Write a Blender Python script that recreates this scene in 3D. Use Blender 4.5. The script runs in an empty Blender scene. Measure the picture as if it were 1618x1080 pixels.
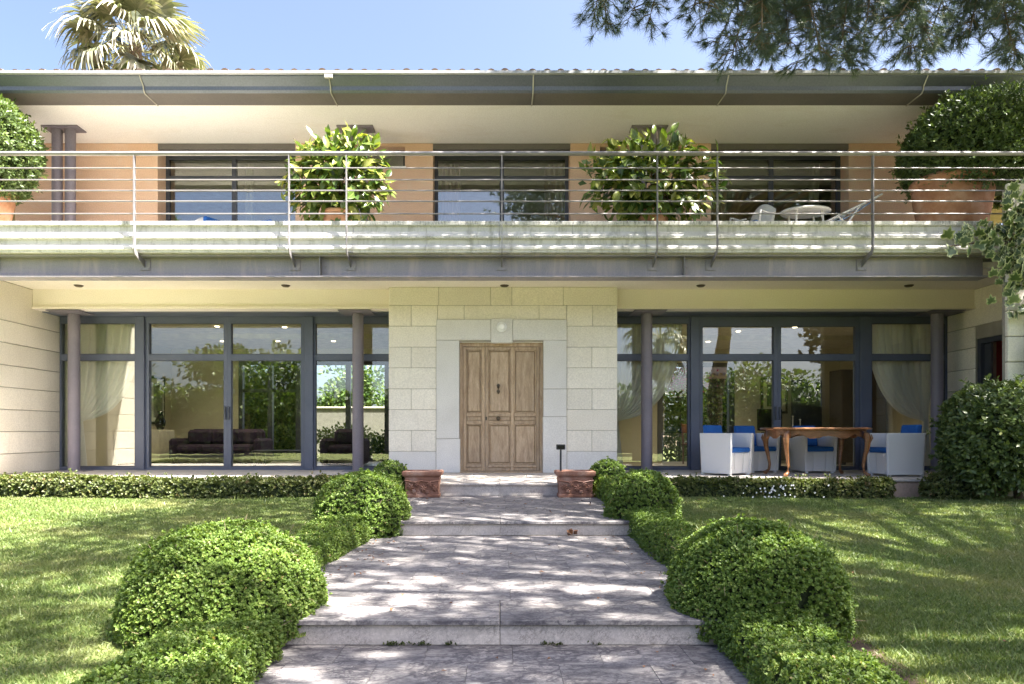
import bpy, math, random
import numpy as np
from mathutils import Vector, Matrix, noise as mnoise
R = math.radians
random.seed(7)
rng = np.random.default_rng(11)
scene = bpy.context.scene
COL = scene.collection

# ------------------------------------------------------------------ camera
# Y is depth from the camera, X right, Z up; the lowest paving is Z = 0
EYE = 1.2
cam_d = bpy.data.cameras.new('camera')
cam = bpy.data.objects.new('camera', cam_d)
COL.objects.link(cam)
cam.location = (0, 0, EYE)
cam.rotation_euler = (R(90), 0, 0)
cam_d.sensor_width = 36.0
cam_d.lens = 1080.0 / 1618.0 * 36.0
cam_d.shift_x = 19.0 / 1618.0
cam_d.shift_y = 144.0 / 1618.0
cam_d.clip_start = 0.05
cam_d.clip_end = 2000
scene.camera = cam

# ------------------------------------------------------------------ sky, sun, exposure
TO_SUN = Vector((0.50, -0.26, 1.0)).normalized()
world = bpy.data.worlds.new('World')
scene.world = world
world.use_nodes = True
wn = world.node_tree
wn.nodes.clear()
sky = wn.nodes.new('ShaderNodeTexSky')
sky.sky_type = 'NISHITA'
sky.sun_disc = False
sky.sun_elevation = math.asin(TO_SUN.z)
sky.sun_rotation = math.atan2(TO_SUN.x, TO_SUN.y)
sky.air_density = 0.6
sky.dust_density = 3.8
sky.ozone_density = 0.5
bgn = wn.nodes.new('ShaderNodeBackground')
bgn.inputs['Strength'].default_value = 0.064
won = wn.nodes.new('ShaderNodeOutputWorld')
wn.links.new(sky.outputs[0], bgn.inputs[0])
wn.links.new(bgn.outputs[0], won.inputs[0])

sun_d = bpy.data.lights.new('sun', 'SUN')
sun_d.energy = 4.8
sun_d.angle = R(0.53)
sun_d.color = (1.0, 0.95, 0.86)
sun = bpy.data.objects.new('sun', sun_d)
COL.objects.link(sun)
sun.location = TO_SUN * 60
sun.rotation_euler = TO_SUN.to_track_quat('Z', 'Y').to_euler()

vs = scene.view_settings
vs.view_transform = 'Standard'
vs.look = 'None'
vs.exposure = 3.05
vs.gamma = 1.0
vs.use_curve_mapping = False
scene.cycles.max_bounces = 8
scene.cycles.transparent_max_bounces = 12
scene.cycles.caustics_reflective = False
scene.cycles.caustics_refractive = False
scene.cycles.sample_clamp_indirect = 6.0
scene.cycles.use_denoising = True

# ------------------------------------------------------------------ materials
def new_mat(name):
    m = bpy.data.materials.new(name)
    m.use_nodes = True
    nt = m.node_tree
    nt.nodes.clear()
    return m, nt
def N(nt, typ, **kw):
    n = nt.nodes.new(typ)
    for k, v in kw.items():
        if k in n.inputs:
            n.inputs[k].default_value = v
        else:
            setattr(n, k, v)
    return n
def L(nt, a, b):
    nt.links.new(a, b)
def c4(c):
    return (c[0], c[1], c[2], 1.0)
def pos_node(nt, scale=(1, 1, 1), per_object=0.0, space='world'):
    if space == 'world':
        out = N(nt, 'ShaderNodeNewGeometry').outputs['Position']
    else:
        out = N(nt, 'ShaderNodeTexCoord').outputs['Object']
    mp = N(nt, 'ShaderNodeMapping')
    mp.inputs['Scale'].default_value = scale
    L(nt, out, mp.inputs['Vector'])
    if per_object:
        oi = N(nt, 'ShaderNodeObjectInfo')
        mul = N(nt, 'ShaderNodeMath', operation='MULTIPLY')
        mul.inputs[1].default_value = per_object
        L(nt, oi.outputs['Random'], mul.inputs[0])
        L(nt, mul.outputs[0], mp.inputs['Location'])
    return mp.outputs['Vector']
def noise(nt, vec, scale, detail=4, rough=0.55, dist=0.0):
    n = N(nt, 'ShaderNodeTexNoise')
    n.inputs['Scale'].default_value = scale
    n.inputs['Detail'].default_value = detail
    n.inputs['Roughness'].default_value = rough
    n.inputs['Distortion'].default_value = dist
    L(nt, vec, n.inputs['Vector'])
    return n.outputs['Fac']
def ramp(nt, fac, stops):
    r = N(nt, 'ShaderNodeValToRGB')
    els = r.color_ramp.elements
    while len(els) < len(stops):
        els.new(0.5)
    for e, (p, c) in zip(els, stops):
        e.position = p
        e.color = c4(c) if len(c) == 3 else c
    L(nt, fac, r.inputs[0])
    return r.outputs[0]
def mix(nt, fac, a, b, mode='MIX'):
    m = N(nt, 'ShaderNodeMix', data_type='RGBA', blend_type=mode)
    if isinstance(fac, (int, float)):
        m.inputs[0].default_value = fac
    else:
        L(nt, fac, m.inputs[0])
    for sock, v in ((m.inputs[6], a), (m.inputs[7], b)):
        if isinstance(v, (tuple, list)):
            sock.default_value = c4(v)
        else:
            L(nt, v, sock)
    return m.outputs[2]
def bump(nt, height, strength=0.2, dist=0.01):
    b = N(nt, 'ShaderNodeBump')
    b.inputs['Strength'].default_value = strength
    b.inputs['Distance'].default_value = dist
    L(nt, height, b.inputs['Height'])
    return b.outputs[0]
def finish(nt, color, rough=0.6, normal=None, metallic=0.0, spec=0.5, trans=None):
    p = N(nt, 'ShaderNodeBsdfPrincipled')
    if isinstance(color, (tuple, list)):
        p.inputs['Base Color'].default_value = c4(color)
    else:
        L(nt, color, p.inputs['Base Color'])
    if isinstance(rough, (int, float)):
        p.inputs['Roughness'].default_value = rough
    else:
        L(nt, rough, p.inputs['Roughness'])
    p.inputs['Metallic'].default_value = metallic
    p.inputs['Specular IOR Level'].default_value = spec
    if normal is not None:
        L(nt, normal, p.inputs['Normal'])
    o = N(nt, 'ShaderNodeOutputMaterial')
    L(nt, p.outputs[0], o.inputs[0])
    return p, o
def mottled(name, ca, cb, scale=3.0, rough=0.7, bumps=0.15, bscale=40.0, per_object=0.0, tint=0.0, stretch=(1, 1, 1), spec=0.4, metallic=0.0, stain=None):
    m, nt = new_mat(name)
    v = pos_node(nt, stretch, per_object)
    n1 = noise(nt, v, scale, 5)
    col = ramp(nt, n1, [(0.3, ca), (0.7, cb)])
    fine = noise(nt, v, bscale, 3)
    col = mix(nt, 0.25, col, ramp(nt, fine, [(0.3, (0.5, 0.5, 0.5)), (0.7, (1.35, 1.35, 1.35))]), 'MULTIPLY')
    if stain:
        sv = pos_node(nt, stain[0], per_object)
        sf = ramp(nt, noise(nt, sv, stain[1], 6, 0.65, 0.4), [(stain[2], (0, 0, 0)), (stain[3], (1, 1, 1))])
        col = mix(nt, sf, col, stain[4])
    if tint:
        oi = N(nt, 'ShaderNodeObjectInfo')
        t = ramp(nt, oi.outputs['Random'], [(0.0, (1 - tint,) * 3), (1.0, (1 + tint,) * 3)])
        col = mix(nt, 1.0, col, t, 'MULTIPLY')
    finish(nt, col, rough, bump(nt, fine, bumps, 0.004), metallic, spec)
    return m
def leaf_mat(name, stops, rough=0.45, trans=0.3, spec=0.5, veins=False):
    m, nt = new_mat(name)
    a = N(nt, 'ShaderNodeAttribute', attribute_name='rnd')
    col = ramp(nt, a.outputs['Fac'], stops)
    p = N(nt, 'ShaderNodeBsdfPrincipled')
    L(nt, col, p.inputs['Base Color'])
    p.inputs['Roughness'].default_value = rough
    p.inputs['Specular IOR Level'].default_value = spec
    t = N(nt, 'ShaderNodeBsdfTranslucent')
    L(nt, mix(nt, 1.0, col, (1.5, 1.5, 0.7), 'MULTIPLY'), t.inputs[0])
    mx = N(nt, 'ShaderNodeMixShader')
    mx.inputs[0].default_value = trans
    L(nt, p.outputs[0], mx.inputs[1])
    L(nt, t.outputs[0], mx.inputs[2])
    o = N(nt, 'ShaderNodeOutputMaterial')
    L(nt, mx.outputs[0], o.inputs[0])
    return m
def plain(name, c, rough=0.6, metallic=0.0, spec=0.5):
    m, nt = new_mat(name)
    v = pos_node(nt)
    n1 = noise(nt, v, 6.0, 3)
    col = mix(nt, 1.0, c, ramp(nt, n1, [(0.3, (0.88,) * 3), (0.7, (1.1,) * 3)]), 'MULTIPLY')
    finish(nt, col, rough, None, metallic, spec)
    return m

M = {}
# honey limestone of the facade
M['limestone'] = mottled('limestone', (0.76, 0.71, 0.61), (0.82, 0.775, 0.68), 1.6, 0.8, 0.12, 45, 9.0, 0.055, stain=((3, 3, 0.5), 2.6, 0.58, 0.85, (0.62, 0.58, 0.50)))
M['joint'] = plain('mortar_joint', (0.34, 0.31, 0.26), 0.9)
M['surround'] = mottled('surround_stone', (0.64, 0.62, 0.58), (0.72, 0.70, 0.66), 2.0, 0.7, 0.08, 60, 9.0, 0.03)
M['cream'] = mottled('cream_render', (0.84, 0.765, 0.68), (0.88, 0.82, 0.745), 0.9, 0.85, 0.10, 70)
M['white'] = mottled('white_render', (0.87, 0.86, 0.85), (0.90, 0.89, 0.88), 0.7, 0.85, 0.08, 60, stain=((1, 2.5, 1), 1.1, 0.55, 0.85, (0.78, 0.75, 0.70)))
M['orange'] = mottled('orange_render', (0.66, 0.44, 0.31), (0.74, 0.52, 0.38), 1.1, 0.9, 0.16, 50, stain=((1, 1, 1.0), 2.4, 0.55, 0.85, (0.70, 0.56, 0.46)))
M['steel'] = mottled('painted_steel', (0.135, 0.135, 0.165), (0.17, 0.165, 0.20), 1.8, 0.5, 0.05, 80)
M['beam'] = mottled('weathered_beam_paint', (0.26, 0.245, 0.285), (0.34, 0.315, 0.355), 1.1, 0.55, 0.05, 60, stain=((2.2, 1, 0.3), 3.0, 0.50, 0.68, (0.40, 0.34, 0.36)))
M['column'] = mottled('column_paint', (0.175, 0.16, 0.195), (0.23, 0.205, 0.24), 1.5, 0.5, 0.04, 60)
M['railing'] = mottled('galvanised_railing', (0.21, 0.20, 0.21), (0.28, 0.265, 0.27), 3.0, 0.45, 0.04, 70, metallic=0.25)
M['gutter'] = mottled('zinc_gutter', (0.125, 0.14, 0.18), (0.17, 0.185, 0.23), 0.8, 0.4, 0.05, 40, metallic=0.4)
M['zinc_rim'] = mottled('zinc_rim', (0.30, 0.31, 0.33), (0.38, 0.39, 0.41), 1.2, 0.4, 0.04, 40, metallic=0.3)
M['darkboard'] = mottled('dark_soffit_board', (0.14, 0.13, 0.13), (0.18, 0.165, 0.16), 0.9, 0.6, 0.05, 40)
M['strap'] = plain('gutter_strap_metal', (0.48, 0.46, 0.42), 0.5, 0.3)
M['frame'] = mottled('slate_blue_frame', (0.085, 0.10, 0.145), (0.11, 0.125, 0.175), 1.5, 0.4, 0.02, 60)
M['frame_dark'] = plain('anthracite_frame', (0.05, 0.055, 0.07), 0.45)
M['roof'] = mottled('terracotta_tile', (0.22, 0.155, 0.12), (0.32, 0.22, 0.17), 3, 0.85, 0.2, 40, 5.0, 0.2)
M['interior'] = mottled('interior_plaster', (0.70, 0.645, 0.48), (0.75, 0.70, 0.54), 0.8, 0.85, 0.03, 50)
M['ceiling'] = plain('interior_ceiling', (0.76, 0.71, 0.56), 0.9)
M['intfloor'] = plain('interior_floor', (0.50, 0.45, 0.37), 0.35)
M['sofa'] = mottled('aubergine_fabric', (0.035, 0.02, 0.045), (0.05, 0.03, 0.06), 5, 0.9, 0.2, 120)
M['black'] = plain('black_paint', (0.02, 0.02, 0.022), 0.45)
M['blackgloss'] = plain('black_glass', (0.01, 0.01, 0.012), 0.12)
M['bronze'] = plain('dark_bronze', (0.10, 0.08, 0.055), 0.4, 0.6)
M['whitepaint'] = plain('white_plastic', (0.80, 0.80, 0.79), 0.4)
M['blue'] = mottled('blue_canvas', (0.012, 0.095, 0.36), (0.020, 0.13, 0.43), 6, 0.8, 0.15, 160)
M['redroom'] = plain('dark_red_wall', (0.20, 0.015, 0.018), 0.8)
M['pinkwall'] = mottled('pink_plinth', (0.52, 0.36, 0.27), (0.62, 0.46, 0.36), 2.5, 0.85, 0.2, 30)
M['soil'] = mottled('dark_soil', (0.05, 0.035, 0.022), (0.10, 0.07, 0.045), 8, 0.95, 0.6, 40)
M['bark'] = mottled('bark', (0.10, 0.07, 0.05), (0.20, 0.15, 0.11), 6, 0.95, 0.6, 30, stretch=(1, 1, 0.25))
M['deadtwig'] = plain('dead_twig', (0.26, 0.20, 0.13), 0.9)
M['twig'] = plain('twig', (0.12, 0.085, 0.05), 0.9)
M['gravelwall'] = plain('garden_wall_render', (0.20, 0.19, 0.18), 0.9)

def wood_mat(name, ca, cb, cc, axis_scale, rough):
    m, nt = new_mat(name)
    v = pos_node(nt, axis_scale, 7.0)
    n1 = noise(nt, v, 6, 6, 0.6, 0.6)
    n2 = noise(nt, v, 40, 3, 0.5)
    col = ramp(nt, n1, [(0.25, ca), (0.5, cb), (0.75, cc)])
    col = mix(nt, 0.35, col, ramp(nt, n2, [(0.35, (0.55,) * 3), (0.65, (1.2,) * 3)]), 'MULTIPLY')
    oi = N(nt, 'ShaderNodeObjectInfo')
    col = mix(nt, 1.0, col, ramp(nt, oi.outputs['Random'], [(0, (0.9,) * 3), (1, (1.1,) * 3)]), 'MULTIPLY')
    finish(nt, col, rough, bump(nt, n2, 0.15, 0.003))
    return m
M['oak'] = wood_mat('weathered_oak', (0.29, 0.19, 0.115), (0.46, 0.335, 0.215), (0.58, 0.45, 0.315), (3.5, 3.5, 0.5), 0.65)
M['walnut'] = wood_mat('polished_walnut', (0.11, 0.045, 0.018), (0.21, 0.095, 0.04), (0.32, 0.16, 0.075), (0.8, 3, 3), 0.3)

def paving_mat(name, dark, mid, light, vein, scales=((6.0, 0.10, 1.0), (13.0, 0.13, 0.85)), blotch=0.0):
    m, nt = new_mat(name)
    v = pos_node(nt, (1, 1.5, 1), 13.0)
    warp = noise(nt, v, 5.0, 5, 0.6)
    big = noise(nt, v, 2.2, 4, 0.55, 0.3)
    col = ramp(nt, big, [(0.3, dark), (0.5, mid), (0.72, light)])
    # wandering veins
    wv = N(nt, 'ShaderNodeVectorMath', operation='MULTIPLY_ADD')
    cmb = N(nt, 'ShaderNodeCombineXYZ')
    for i in range(3):
        L(nt, warp, cmb.inputs[i])
    L(nt, cmb.outputs[0], wv.inputs[0])
    wv.inputs[1].default_value = (0.5, 0.5, 0.5)
    L(nt, v, wv.inputs[2])
    for sc, w, amt in scales:
        vo = N(nt, 'ShaderNodeTexVoronoi', feature='DISTANCE_TO_EDGE')
        vo.inputs['Scale'].default_value = sc
        L(nt, wv.outputs[0], vo.inputs['Vector'])
        line = ramp(nt, vo.outputs['Distance'], [(0.0, (1, 1, 1)), (w, (0, 0, 0))])
        gate = ramp(nt, noise(nt, v, 3.1 if sc < 10 else 4.7, 3), [(0.36, (0, 0, 0)), (0.56, (amt,) * 3)])
        f = mix(nt, 1.0, line, gate, 'MULTIPLY')
        col = mix(nt, f, col, vein)
    if blotch:
        bv_ = pos_node(nt, (0.7, 2.2, 1), 13.0)
        bf = ramp(nt, noise(nt, bv_, 11, 7, 0.72, 0.9), [(0.47, (0, 0, 0)), (0.60, (blotch,) * 3)])
        col = mix(nt, bf, col, vein)
    fine = noise(nt, v, 60, 4, 0.6)
    col = mix(nt, 0.35, col, ramp(nt, fine, [(0.3, (0.6,) * 3), (0.7, (1.3,) * 3)]), 'MULTIPLY')
    oi = N(nt, 'ShaderNodeObjectInfo')
    col = mix(nt, 1.0, col, ramp(nt, oi.outputs['Random'], [(0, (0.9,) * 3), (1, (1.08,) * 3)]), 'MULTIPLY')
    finish(nt, col, 0.7, bump(nt, fine, 0.25, 0.004), spec=0.35)
    return m
M['paving'] = paving_mat('veined_paving_stone', (0.215, 0.205, 0.21), (0.315, 0.295, 0.285), (0.42, 0.38, 0.345), (0.085, 0.078, 0.088), blotch=0.8)
M['riser'] = paving_mat('riser_stone', (0.47, 0.42, 0.40), (0.55, 0.50, 0.46), (0.62, 0.56, 0.50), (0.20, 0.17, 0.15), ((17.0, 0.07, 0.6), (31.0, 0.1, 0.5)), 0.25)
M['patio'] = mottled('patio_stone', (0.54, 0.49, 0.44), (0.63, 0.58, 0.53), 2.2, 0.6, 0.12, 40, 7.0, 0.05)

def fascia_mat():
    m, nt = new_mat('lichened_fascia_stone')
    v = pos_node(nt, (1, 1, 1), 5.0)
    col = ramp(nt, noise(nt, v, 1.7, 5), [(0.3, (0.60, 0.585, 0.57)), (0.7, (0.70, 0.68, 0.66))])
    st = pos_node(nt, (2.4, 2.4, 0.6), 5.0)
    sf = ramp(nt, noise(nt, st, 3.2, 7, 0.7, 0.5), [(0.50, (0, 0, 0)), (0.66, (0.75,) * 3)])
    col = mix(nt, sf, col, (0.36, 0.35, 0.31))
    # black lichen under the coping and ledges, in broken patches
    pn = noise(nt, pos_node(nt, (4, 4, 1.5), 3.0), 9, 6, 0.75)
    geo = N(nt, 'ShaderNodeNewGeometry')
    sx = N(nt, 'ShaderNodeSeparateXYZ')
    L(nt, geo.outputs['Position'], sx.inputs[0])
    band = N(nt, 'ShaderNodeValToRGB')
    els = band.color_ramp.elements
    for p, k in ((0.0, 0.2), (0.30, 0.0), (0.42, 0.0), (0.50, 0.55), (0.56, 0.1), (0.80, 0.1), (0.93, 0.75)):
        e = els.new(p)
        e.color = (k, k, k, 1)
    els.remove(els[0])
    els[-1].color = (0.6, 0.6, 0.6, 1)
    mr = N(nt, 'ShaderNodeMapRange')
    mr.inputs['From Min'].default_value = 4.0
    mr.inputs['From Max'].default_value = 4.53
    L(nt, sx.outputs['Z'], mr.inputs['Value'])
    L(nt, mr.outputs[0], band.inputs[0])
    lich = mix(nt, 1.0, band.outputs[0], ramp(nt, pn, [(0.50, (0, 0, 0)), (0.62, (1, 1, 1))]), 'MULTIPLY')
    col = mix(nt, lich, col, (0.07, 0.07, 0.06))
    fine = noise(nt, v, 60, 4)
    finish(nt, col, 0.85, bump(nt, fine, 0.25, 0.004), spec=0.3)
    return m
M['fascia'] = fascia_mat()

def terracotta(name, ca, cb, cc):
    m, nt = new_mat(name)
    v = pos_node(nt, (1, 1, 1), 3.0)
    col = ramp(nt, noise(nt, v, 3.5, 6, 0.65), [(0.28, ca), (0.5, cb), (0.75, cc)])
    fine = noise(nt, v, 45, 4)
    finish(nt, col, 0.85, bump(nt, fine, 0.3, 0.006), spec=0.25)
    return m
M['terracotta'] = terracotta('terracotta', (0.27, 0.125, 0.065), (0.40, 0.205, 0.115), (0.52, 0.34, 0.23))
M['terracotta_old'] = terracotta('old_red_terracotta', (0.16, 0.075, 0.05), (0.28, 0.14, 0.095), (0.46, 0.33, 0.27))

def weave_mat():
    m, nt = new_mat('white_woven_rattan')
    v = pos_node(nt)
    w = N(nt, 'ShaderNodeTexWave', wave_type='BANDS', bands_direction='Z')
    w.inputs['Scale'].default_value = 45
    w.inputs['Distortion'].default_value = 1.5
    w.inputs['Detail Scale'].default_value = 6
    L(nt, v, w.inputs['Vector'])
    col = ramp(nt, w.outputs['Fac'], [(0.1, (0.62, 0.62, 0.63)), (0.6, (0.82, 0.82, 0.82))])
    finish(nt, col, 0.6, bump(nt, w.outputs['Fac'], 0.5, 0.003))
    return m
M['weave'] = weave_mat()

def glass_mat(name, refl, tint):
    m, nt = new_mat(name)
    t = N(nt, 'ShaderNodeBsdfTransparent')
    t.inputs[0].default_value = c4(tint)
    g = N(nt, 'ShaderNodeBsdfGlossy')
    g.inputs['Roughness'].default_value = 0.0
    g.inputs['Color'].default_value = (1, 1, 1, 1)
    L(nt, bump(nt, noise(nt, pos_node(nt), 1.1, 2), 0.05, 0.02), g.inputs['Normal'])
    lw = N(nt, 'ShaderNodeFresnel')
    lw.inputs['IOR'].default_value = 1.5
    ad = N(nt, 'ShaderNodeMath', operation='MULTIPLY_ADD')
    ad.use_clamp = True
    ad.inputs[1].default_value = 1.2
    ad.inputs[2].default_value = refl
    L(nt, lw.outputs[0], ad.inputs[0])
    mx = N(nt, 'ShaderNodeMixShader')
    L(nt, ad.outputs[0], mx.inputs[0])
    L(nt, t.outputs[0], mx.inputs[1])
    L(nt, g.outputs[0], mx.inputs[2])
    o = N(nt, 'ShaderNodeOutputMaterial')
    L(nt, mx.outputs[0], o.inputs[0])
    return m
M['glass'] = glass_mat('double_glazing', 0.045, (0.93, 0.95, 0.90))
M['glass_up'] = glass_mat('double_glazing_upper', 0.10, (0.82, 0.85, 0.82))

def sheer_mat(name, c, alpha):
    m, nt = new_mat(name)
    d = N(nt, 'ShaderNodeBsdfDiffuse')
    d.inputs[0].default_value = c4(c)
    tl = N(nt, 'ShaderNodeBsdfTranslucent')
    tl.inputs[0].default_value = c4(c)
    m1 = N(nt, 'ShaderNodeMixShader')
    m1.inputs[0].default_value = 0.2
    L(nt, d.outputs[0], m1.inputs[1])
    L(nt, tl.outputs[0], m1.inputs[2])
    tr = N(nt, 'ShaderNodeBsdfTransparent')
    m2 = N(nt, 'ShaderNodeMixShader')
    m2.inputs[0].default_value = alpha
    L(nt, tr.outputs[0], m2.inputs[1])
    L(nt, m1.outputs[0], m2.inputs[2])
    o = N(nt, 'ShaderNodeOutputMaterial')
    L(nt, m2.outputs[0], o.inputs[0])
    return m
M['sheer'] = sheer_mat('white_sheer_voile', (0.97, 0.96, 0.94), 0.95)
M['pinkcurtain'] = sheer_mat('dusty_pink_curtain', (0.60, 0.44, 0.42), 0.95)
M['creamcurtain'] = sheer_mat('cream_curtain', (0.72, 0.67, 0.52), 0.95)

def emit_mat(name, c, s):
    m, nt = new_mat(name)
    e = N(nt, 'ShaderNodeEmission')
    e.inputs[0].default_value = c4(c)
    e.inputs[1].default_value = s
    o = N(nt, 'ShaderNodeOutputMaterial')
    L(nt, e.outputs[0], o.inputs[0])
    return m
M['lamp'] = emit_mat('lit_downlight', (1.0, 0.82, 0.55), 1.2)

def picture_mat(name, a, b, c, sc):
    m, nt = new_mat(name)
    v = pos_node(nt)
    col = ramp(nt, noise(nt, v, sc, 5, 0.6, 0.8), [(0.3, a), (0.5, b), (0.7, c)])
    finish(nt, col, 0.35)
    return m
M['print_grey'] = picture_mat('grey_landscape_print', (0.10, 0.10, 0.10), (0.22, 0.22, 0.21), (0.38, 0.37, 0.33), 5)
M['print_green'] = picture_mat('green_landscape_print', (0.03, 0.05, 0.02), (0.07, 0.10, 0.05), (0.22, 0.24, 0.14), 7)
def fabric_print():
    m, nt = new_mat('blue_white_print')
    v = pos_node(nt)
    col = ramp(nt, noise(nt, v, 16, 2, 0.5, 1.5), [(0.42, (0.05, 0.22, 0.60)), (0.52, (0.55, 0.68, 0.85))])
    finish(nt, col, 0.8)
    return m
M['deckprint'] = fabric_print()

# foliage
M['box'] = leaf_mat('boxwood_leaf', [(0.0, (0.055, 0.098, 0.018)), (0.40, (0.120, 0.195, 0.036)), (0.80, (0.200, 0.270, 0.062)), (0.93, (0.27, 0.31, 0.09)), (1.0, (0.36, 0.25, 0.12))], 0.5, 0.3, 0.35)
M['box_old'] = leaf_mat('dry_hedge_leaf', [(0.0, (0.045, 0.065, 0.016)), (0.5, (0.095, 0.125, 0.030)), (0.85, (0.16, 0.16, 0.06)), (1.0, (0.24, 0.17, 0.09))], 0.5, 0.25)
M['shrub'] = leaf_mat('pittosporum_leaf', [(0.0, (0.04, 0.065, 0.022)), (0.6, (0.10, 0.145, 0.045)), (0.9, (0.18, 0.225, 0.08)), (1.0, (0.26, 0.28, 0.11))], 0.38, 0.22, 0.4)
M['topiary'] = leaf_mat('topiary_leaf', [(0.0, (0.042, 0.070, 0.026)), (0.6, (0.095, 0.145, 0.044)), (1.0, (0.20, 0.25, 0.085))], 0.42, 0.25, 0.4)
M['rubber'] = leaf_mat('rubber_plant_leaf', [(0.0, (0.035, 0.075, 0.018)), (0.5, (0.09, 0.14, 0.026)), (0.85, (0.18, 0.22, 0.045)), (1.0, (0.30, 0.30, 0.08))], 0.28, 0.25)
M['tree'] = leaf_mat('broadleaf', [(0.0, (0.022, 0.05, 0.012)), (0.6, (0.06, 0.11, 0.022)), (1.0, (0.13, 0.18, 0.035))], 0.5, 0.3)
M['tree_pale'] = leaf_mat('pale_broadleaf', [(0.0, (0.10, 0.15, 0.035)), (0.6, (0.20, 0.26, 0.06)), (1.0, (0.32, 0.35, 0.10))], 0.5, 0.3)
M['cypress'] = leaf_mat('cypress_spray', [(0.0, (0.035, 0.05, 0.014)), (0.6, (0.09, 0.11, 0.03)), (1.0, (0.16, 0.16, 0.05))], 0.6, 0.2)
M['needle'] = leaf_mat('pine_needle', [(0.0, (0.04, 0.065, 0.052)), (0.7, (0.085, 0.125, 0.085)), (1.0, (0.15, 0.16, 0.085))], 0.5, 0.15)
M['palm'] = leaf_mat('palm_frond', [(0.0, (0.08, 0.10, 0.055)), (0.5, (0.16, 0.175, 0.105)), (1.0, (0.36, 0.35, 0.27))], 0.4, 0.15)
M['palmdead'] = leaf_mat('dead_palm_frond', [(0.0, (0.22, 0.15, 0.08)), (0.5, (0.38, 0.28, 0.17)), (1.0, (0.55, 0.47, 0.34))], 0.8, 0.2)
M['bract'] = leaf_mat('bougainvillea_bract', [(0.0, (0.35, 0.03, 0.16)), (1.0, (0.60, 0.12, 0.30))], 0.6, 0.3)
M['daisy'] = plain('white_petals', (0.82, 0.82, 0.80), 0.7)
M['dryleaf'] = leaf_mat('dry_leaf', [(0.0, (0.10, 0.05, 0.03)), (0.6, (0.22, 0.10, 0.05)), (1.0, (0.34, 0.17, 0.08))], 0.8, 0.1)
M['moss'] = leaf_mat('moss_tuft', [(0.0, (0.03, 0.045, 0.015)), (1.0, (0.09, 0.11, 0.03))], 0.9, 0.1)

def grass_mat():
    m, nt = new_mat('grass_blade')
    a = N(nt, 'ShaderNodeAttribute', attribute_name='rnd')
    col = ramp(nt, a.outputs['Fac'], [(0.0, (0.075, 0.115, 0.030)), (0.5, (0.150, 0.215, 0.058)), (0.88, (0.255, 0.290, 0.105)), (1.0, (0.42, 0.37, 0.21))])
    v = pos_node(nt)
    big = noise(nt, v, 0.9, 5, 0.6)
    col = mix(nt, ramp(nt, big, [(0.48, (0, 0, 0)), (0.70, (0.65,) * 3)]), col, (0.30, 0.285, 0.13))
    p = N(nt, 'ShaderNodeBsdfPrincipled')
    L(nt, col, p.inputs['Base Color'])
    p.inputs['Roughness'].default_value = 0.5
    t = N(nt, 'ShaderNodeBsdfTranslucent')
    L(nt, mix(nt, 1.0, col, (1.4, 1.4, 0.7), 'MULTIPLY'), t.inputs[0])
    mx = N(nt, 'ShaderNodeMixShader')
    mx.inputs[0].default_value = 0.3
    L(nt, p.outputs[0], mx.inputs[1])
    L(nt, t.outputs[0], mx.inputs[2])
    o = N(nt, 'ShaderNodeOutputMaterial')
    L(nt, mx.outputs[0], o.inputs[0])
    return m
M['grass'] = grass_mat()
M['turf'] = mottled('turf_soil', (0.09, 0.12, 0.03), (0.16, 0.17, 0.06), 2.5, 0.95, 0.5, 60)

def ivy_leaf_mat():
    m, nt = new_mat('variegated_ivy_leaf')
    a = N(nt, 'ShaderNodeAttribute', attribute_name='edge')
    oi = N(nt, 'ShaderNodeObjectInfo')
    v = pos_node(nt)
    nz = noise(nt, v, 22, 3)
    s = N(nt, 'ShaderNodeMath', operation='MULTIPLY_ADD')
    s.inputs[1].default_value = 0.5
    L(nt, nz, s.inputs[0])
    L(nt, a.outputs['Fac'], s.inputs[2])
    green = ramp(nt, oi.outputs['Random'], [(0, (0.03, 0.06, 0.022)), (1, (0.085, 0.13, 0.04))])
    col = mix(nt, ramp(nt, s.outputs[0], [(0.66, (0, 0, 0)), (0.82, (1, 1, 1))]), green, (0.38, 0.41, 0.22))
    finish(nt, col, 0.4)
    return m
M['ivy'] = ivy_leaf_mat()
def rubber_leaf_mat():
    m, nt = new_mat('rubber_leaf_blade')
    a = N(nt, 'ShaderNodeAttribute', attribute_name='edge')
    oi = N(nt, 'ShaderNodeObjectInfo')
    green = ramp(nt, oi.outputs['Random'], [(0, (0.035, 0.075, 0.018)), (0.4, (0.10, 0.15, 0.028)), (0.75, (0.20, 0.235, 0.05)), (1, (0.34, 0.33, 0.10))])
    col = mix(nt, ramp(nt, a.outputs['Fac'], [(0.0, (0.7,) * 3), (0.12, (0, 0, 0))]), green, (0.22, 0.26, 0.09))
    p = N(nt, 'ShaderNodeBsdfPrincipled')
    L(nt, col, p.inputs['Base Color'])
    p.inputs['Roughness'].default_value = 0.26
    t = N(nt, 'ShaderNodeBsdfTranslucent')
    L(nt, mix(nt, 1.0, col, (1.6, 1.6, 0.6), 'MULTIPLY'), t.inputs[0])
    mx = N(nt, 'ShaderNodeMixShader')
    mx.inputs[0].default_value = 0.28
    L(nt, p.outputs[0], mx.inputs[1])
    L(nt, t.outputs[0], mx.inputs[2])
    o = N(nt, 'ShaderNodeOutputMaterial')
    L(nt, mx.outputs[0], o.inputs[0])
    return m
M['rubberleaf'] = rubber_leaf_mat()

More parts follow.
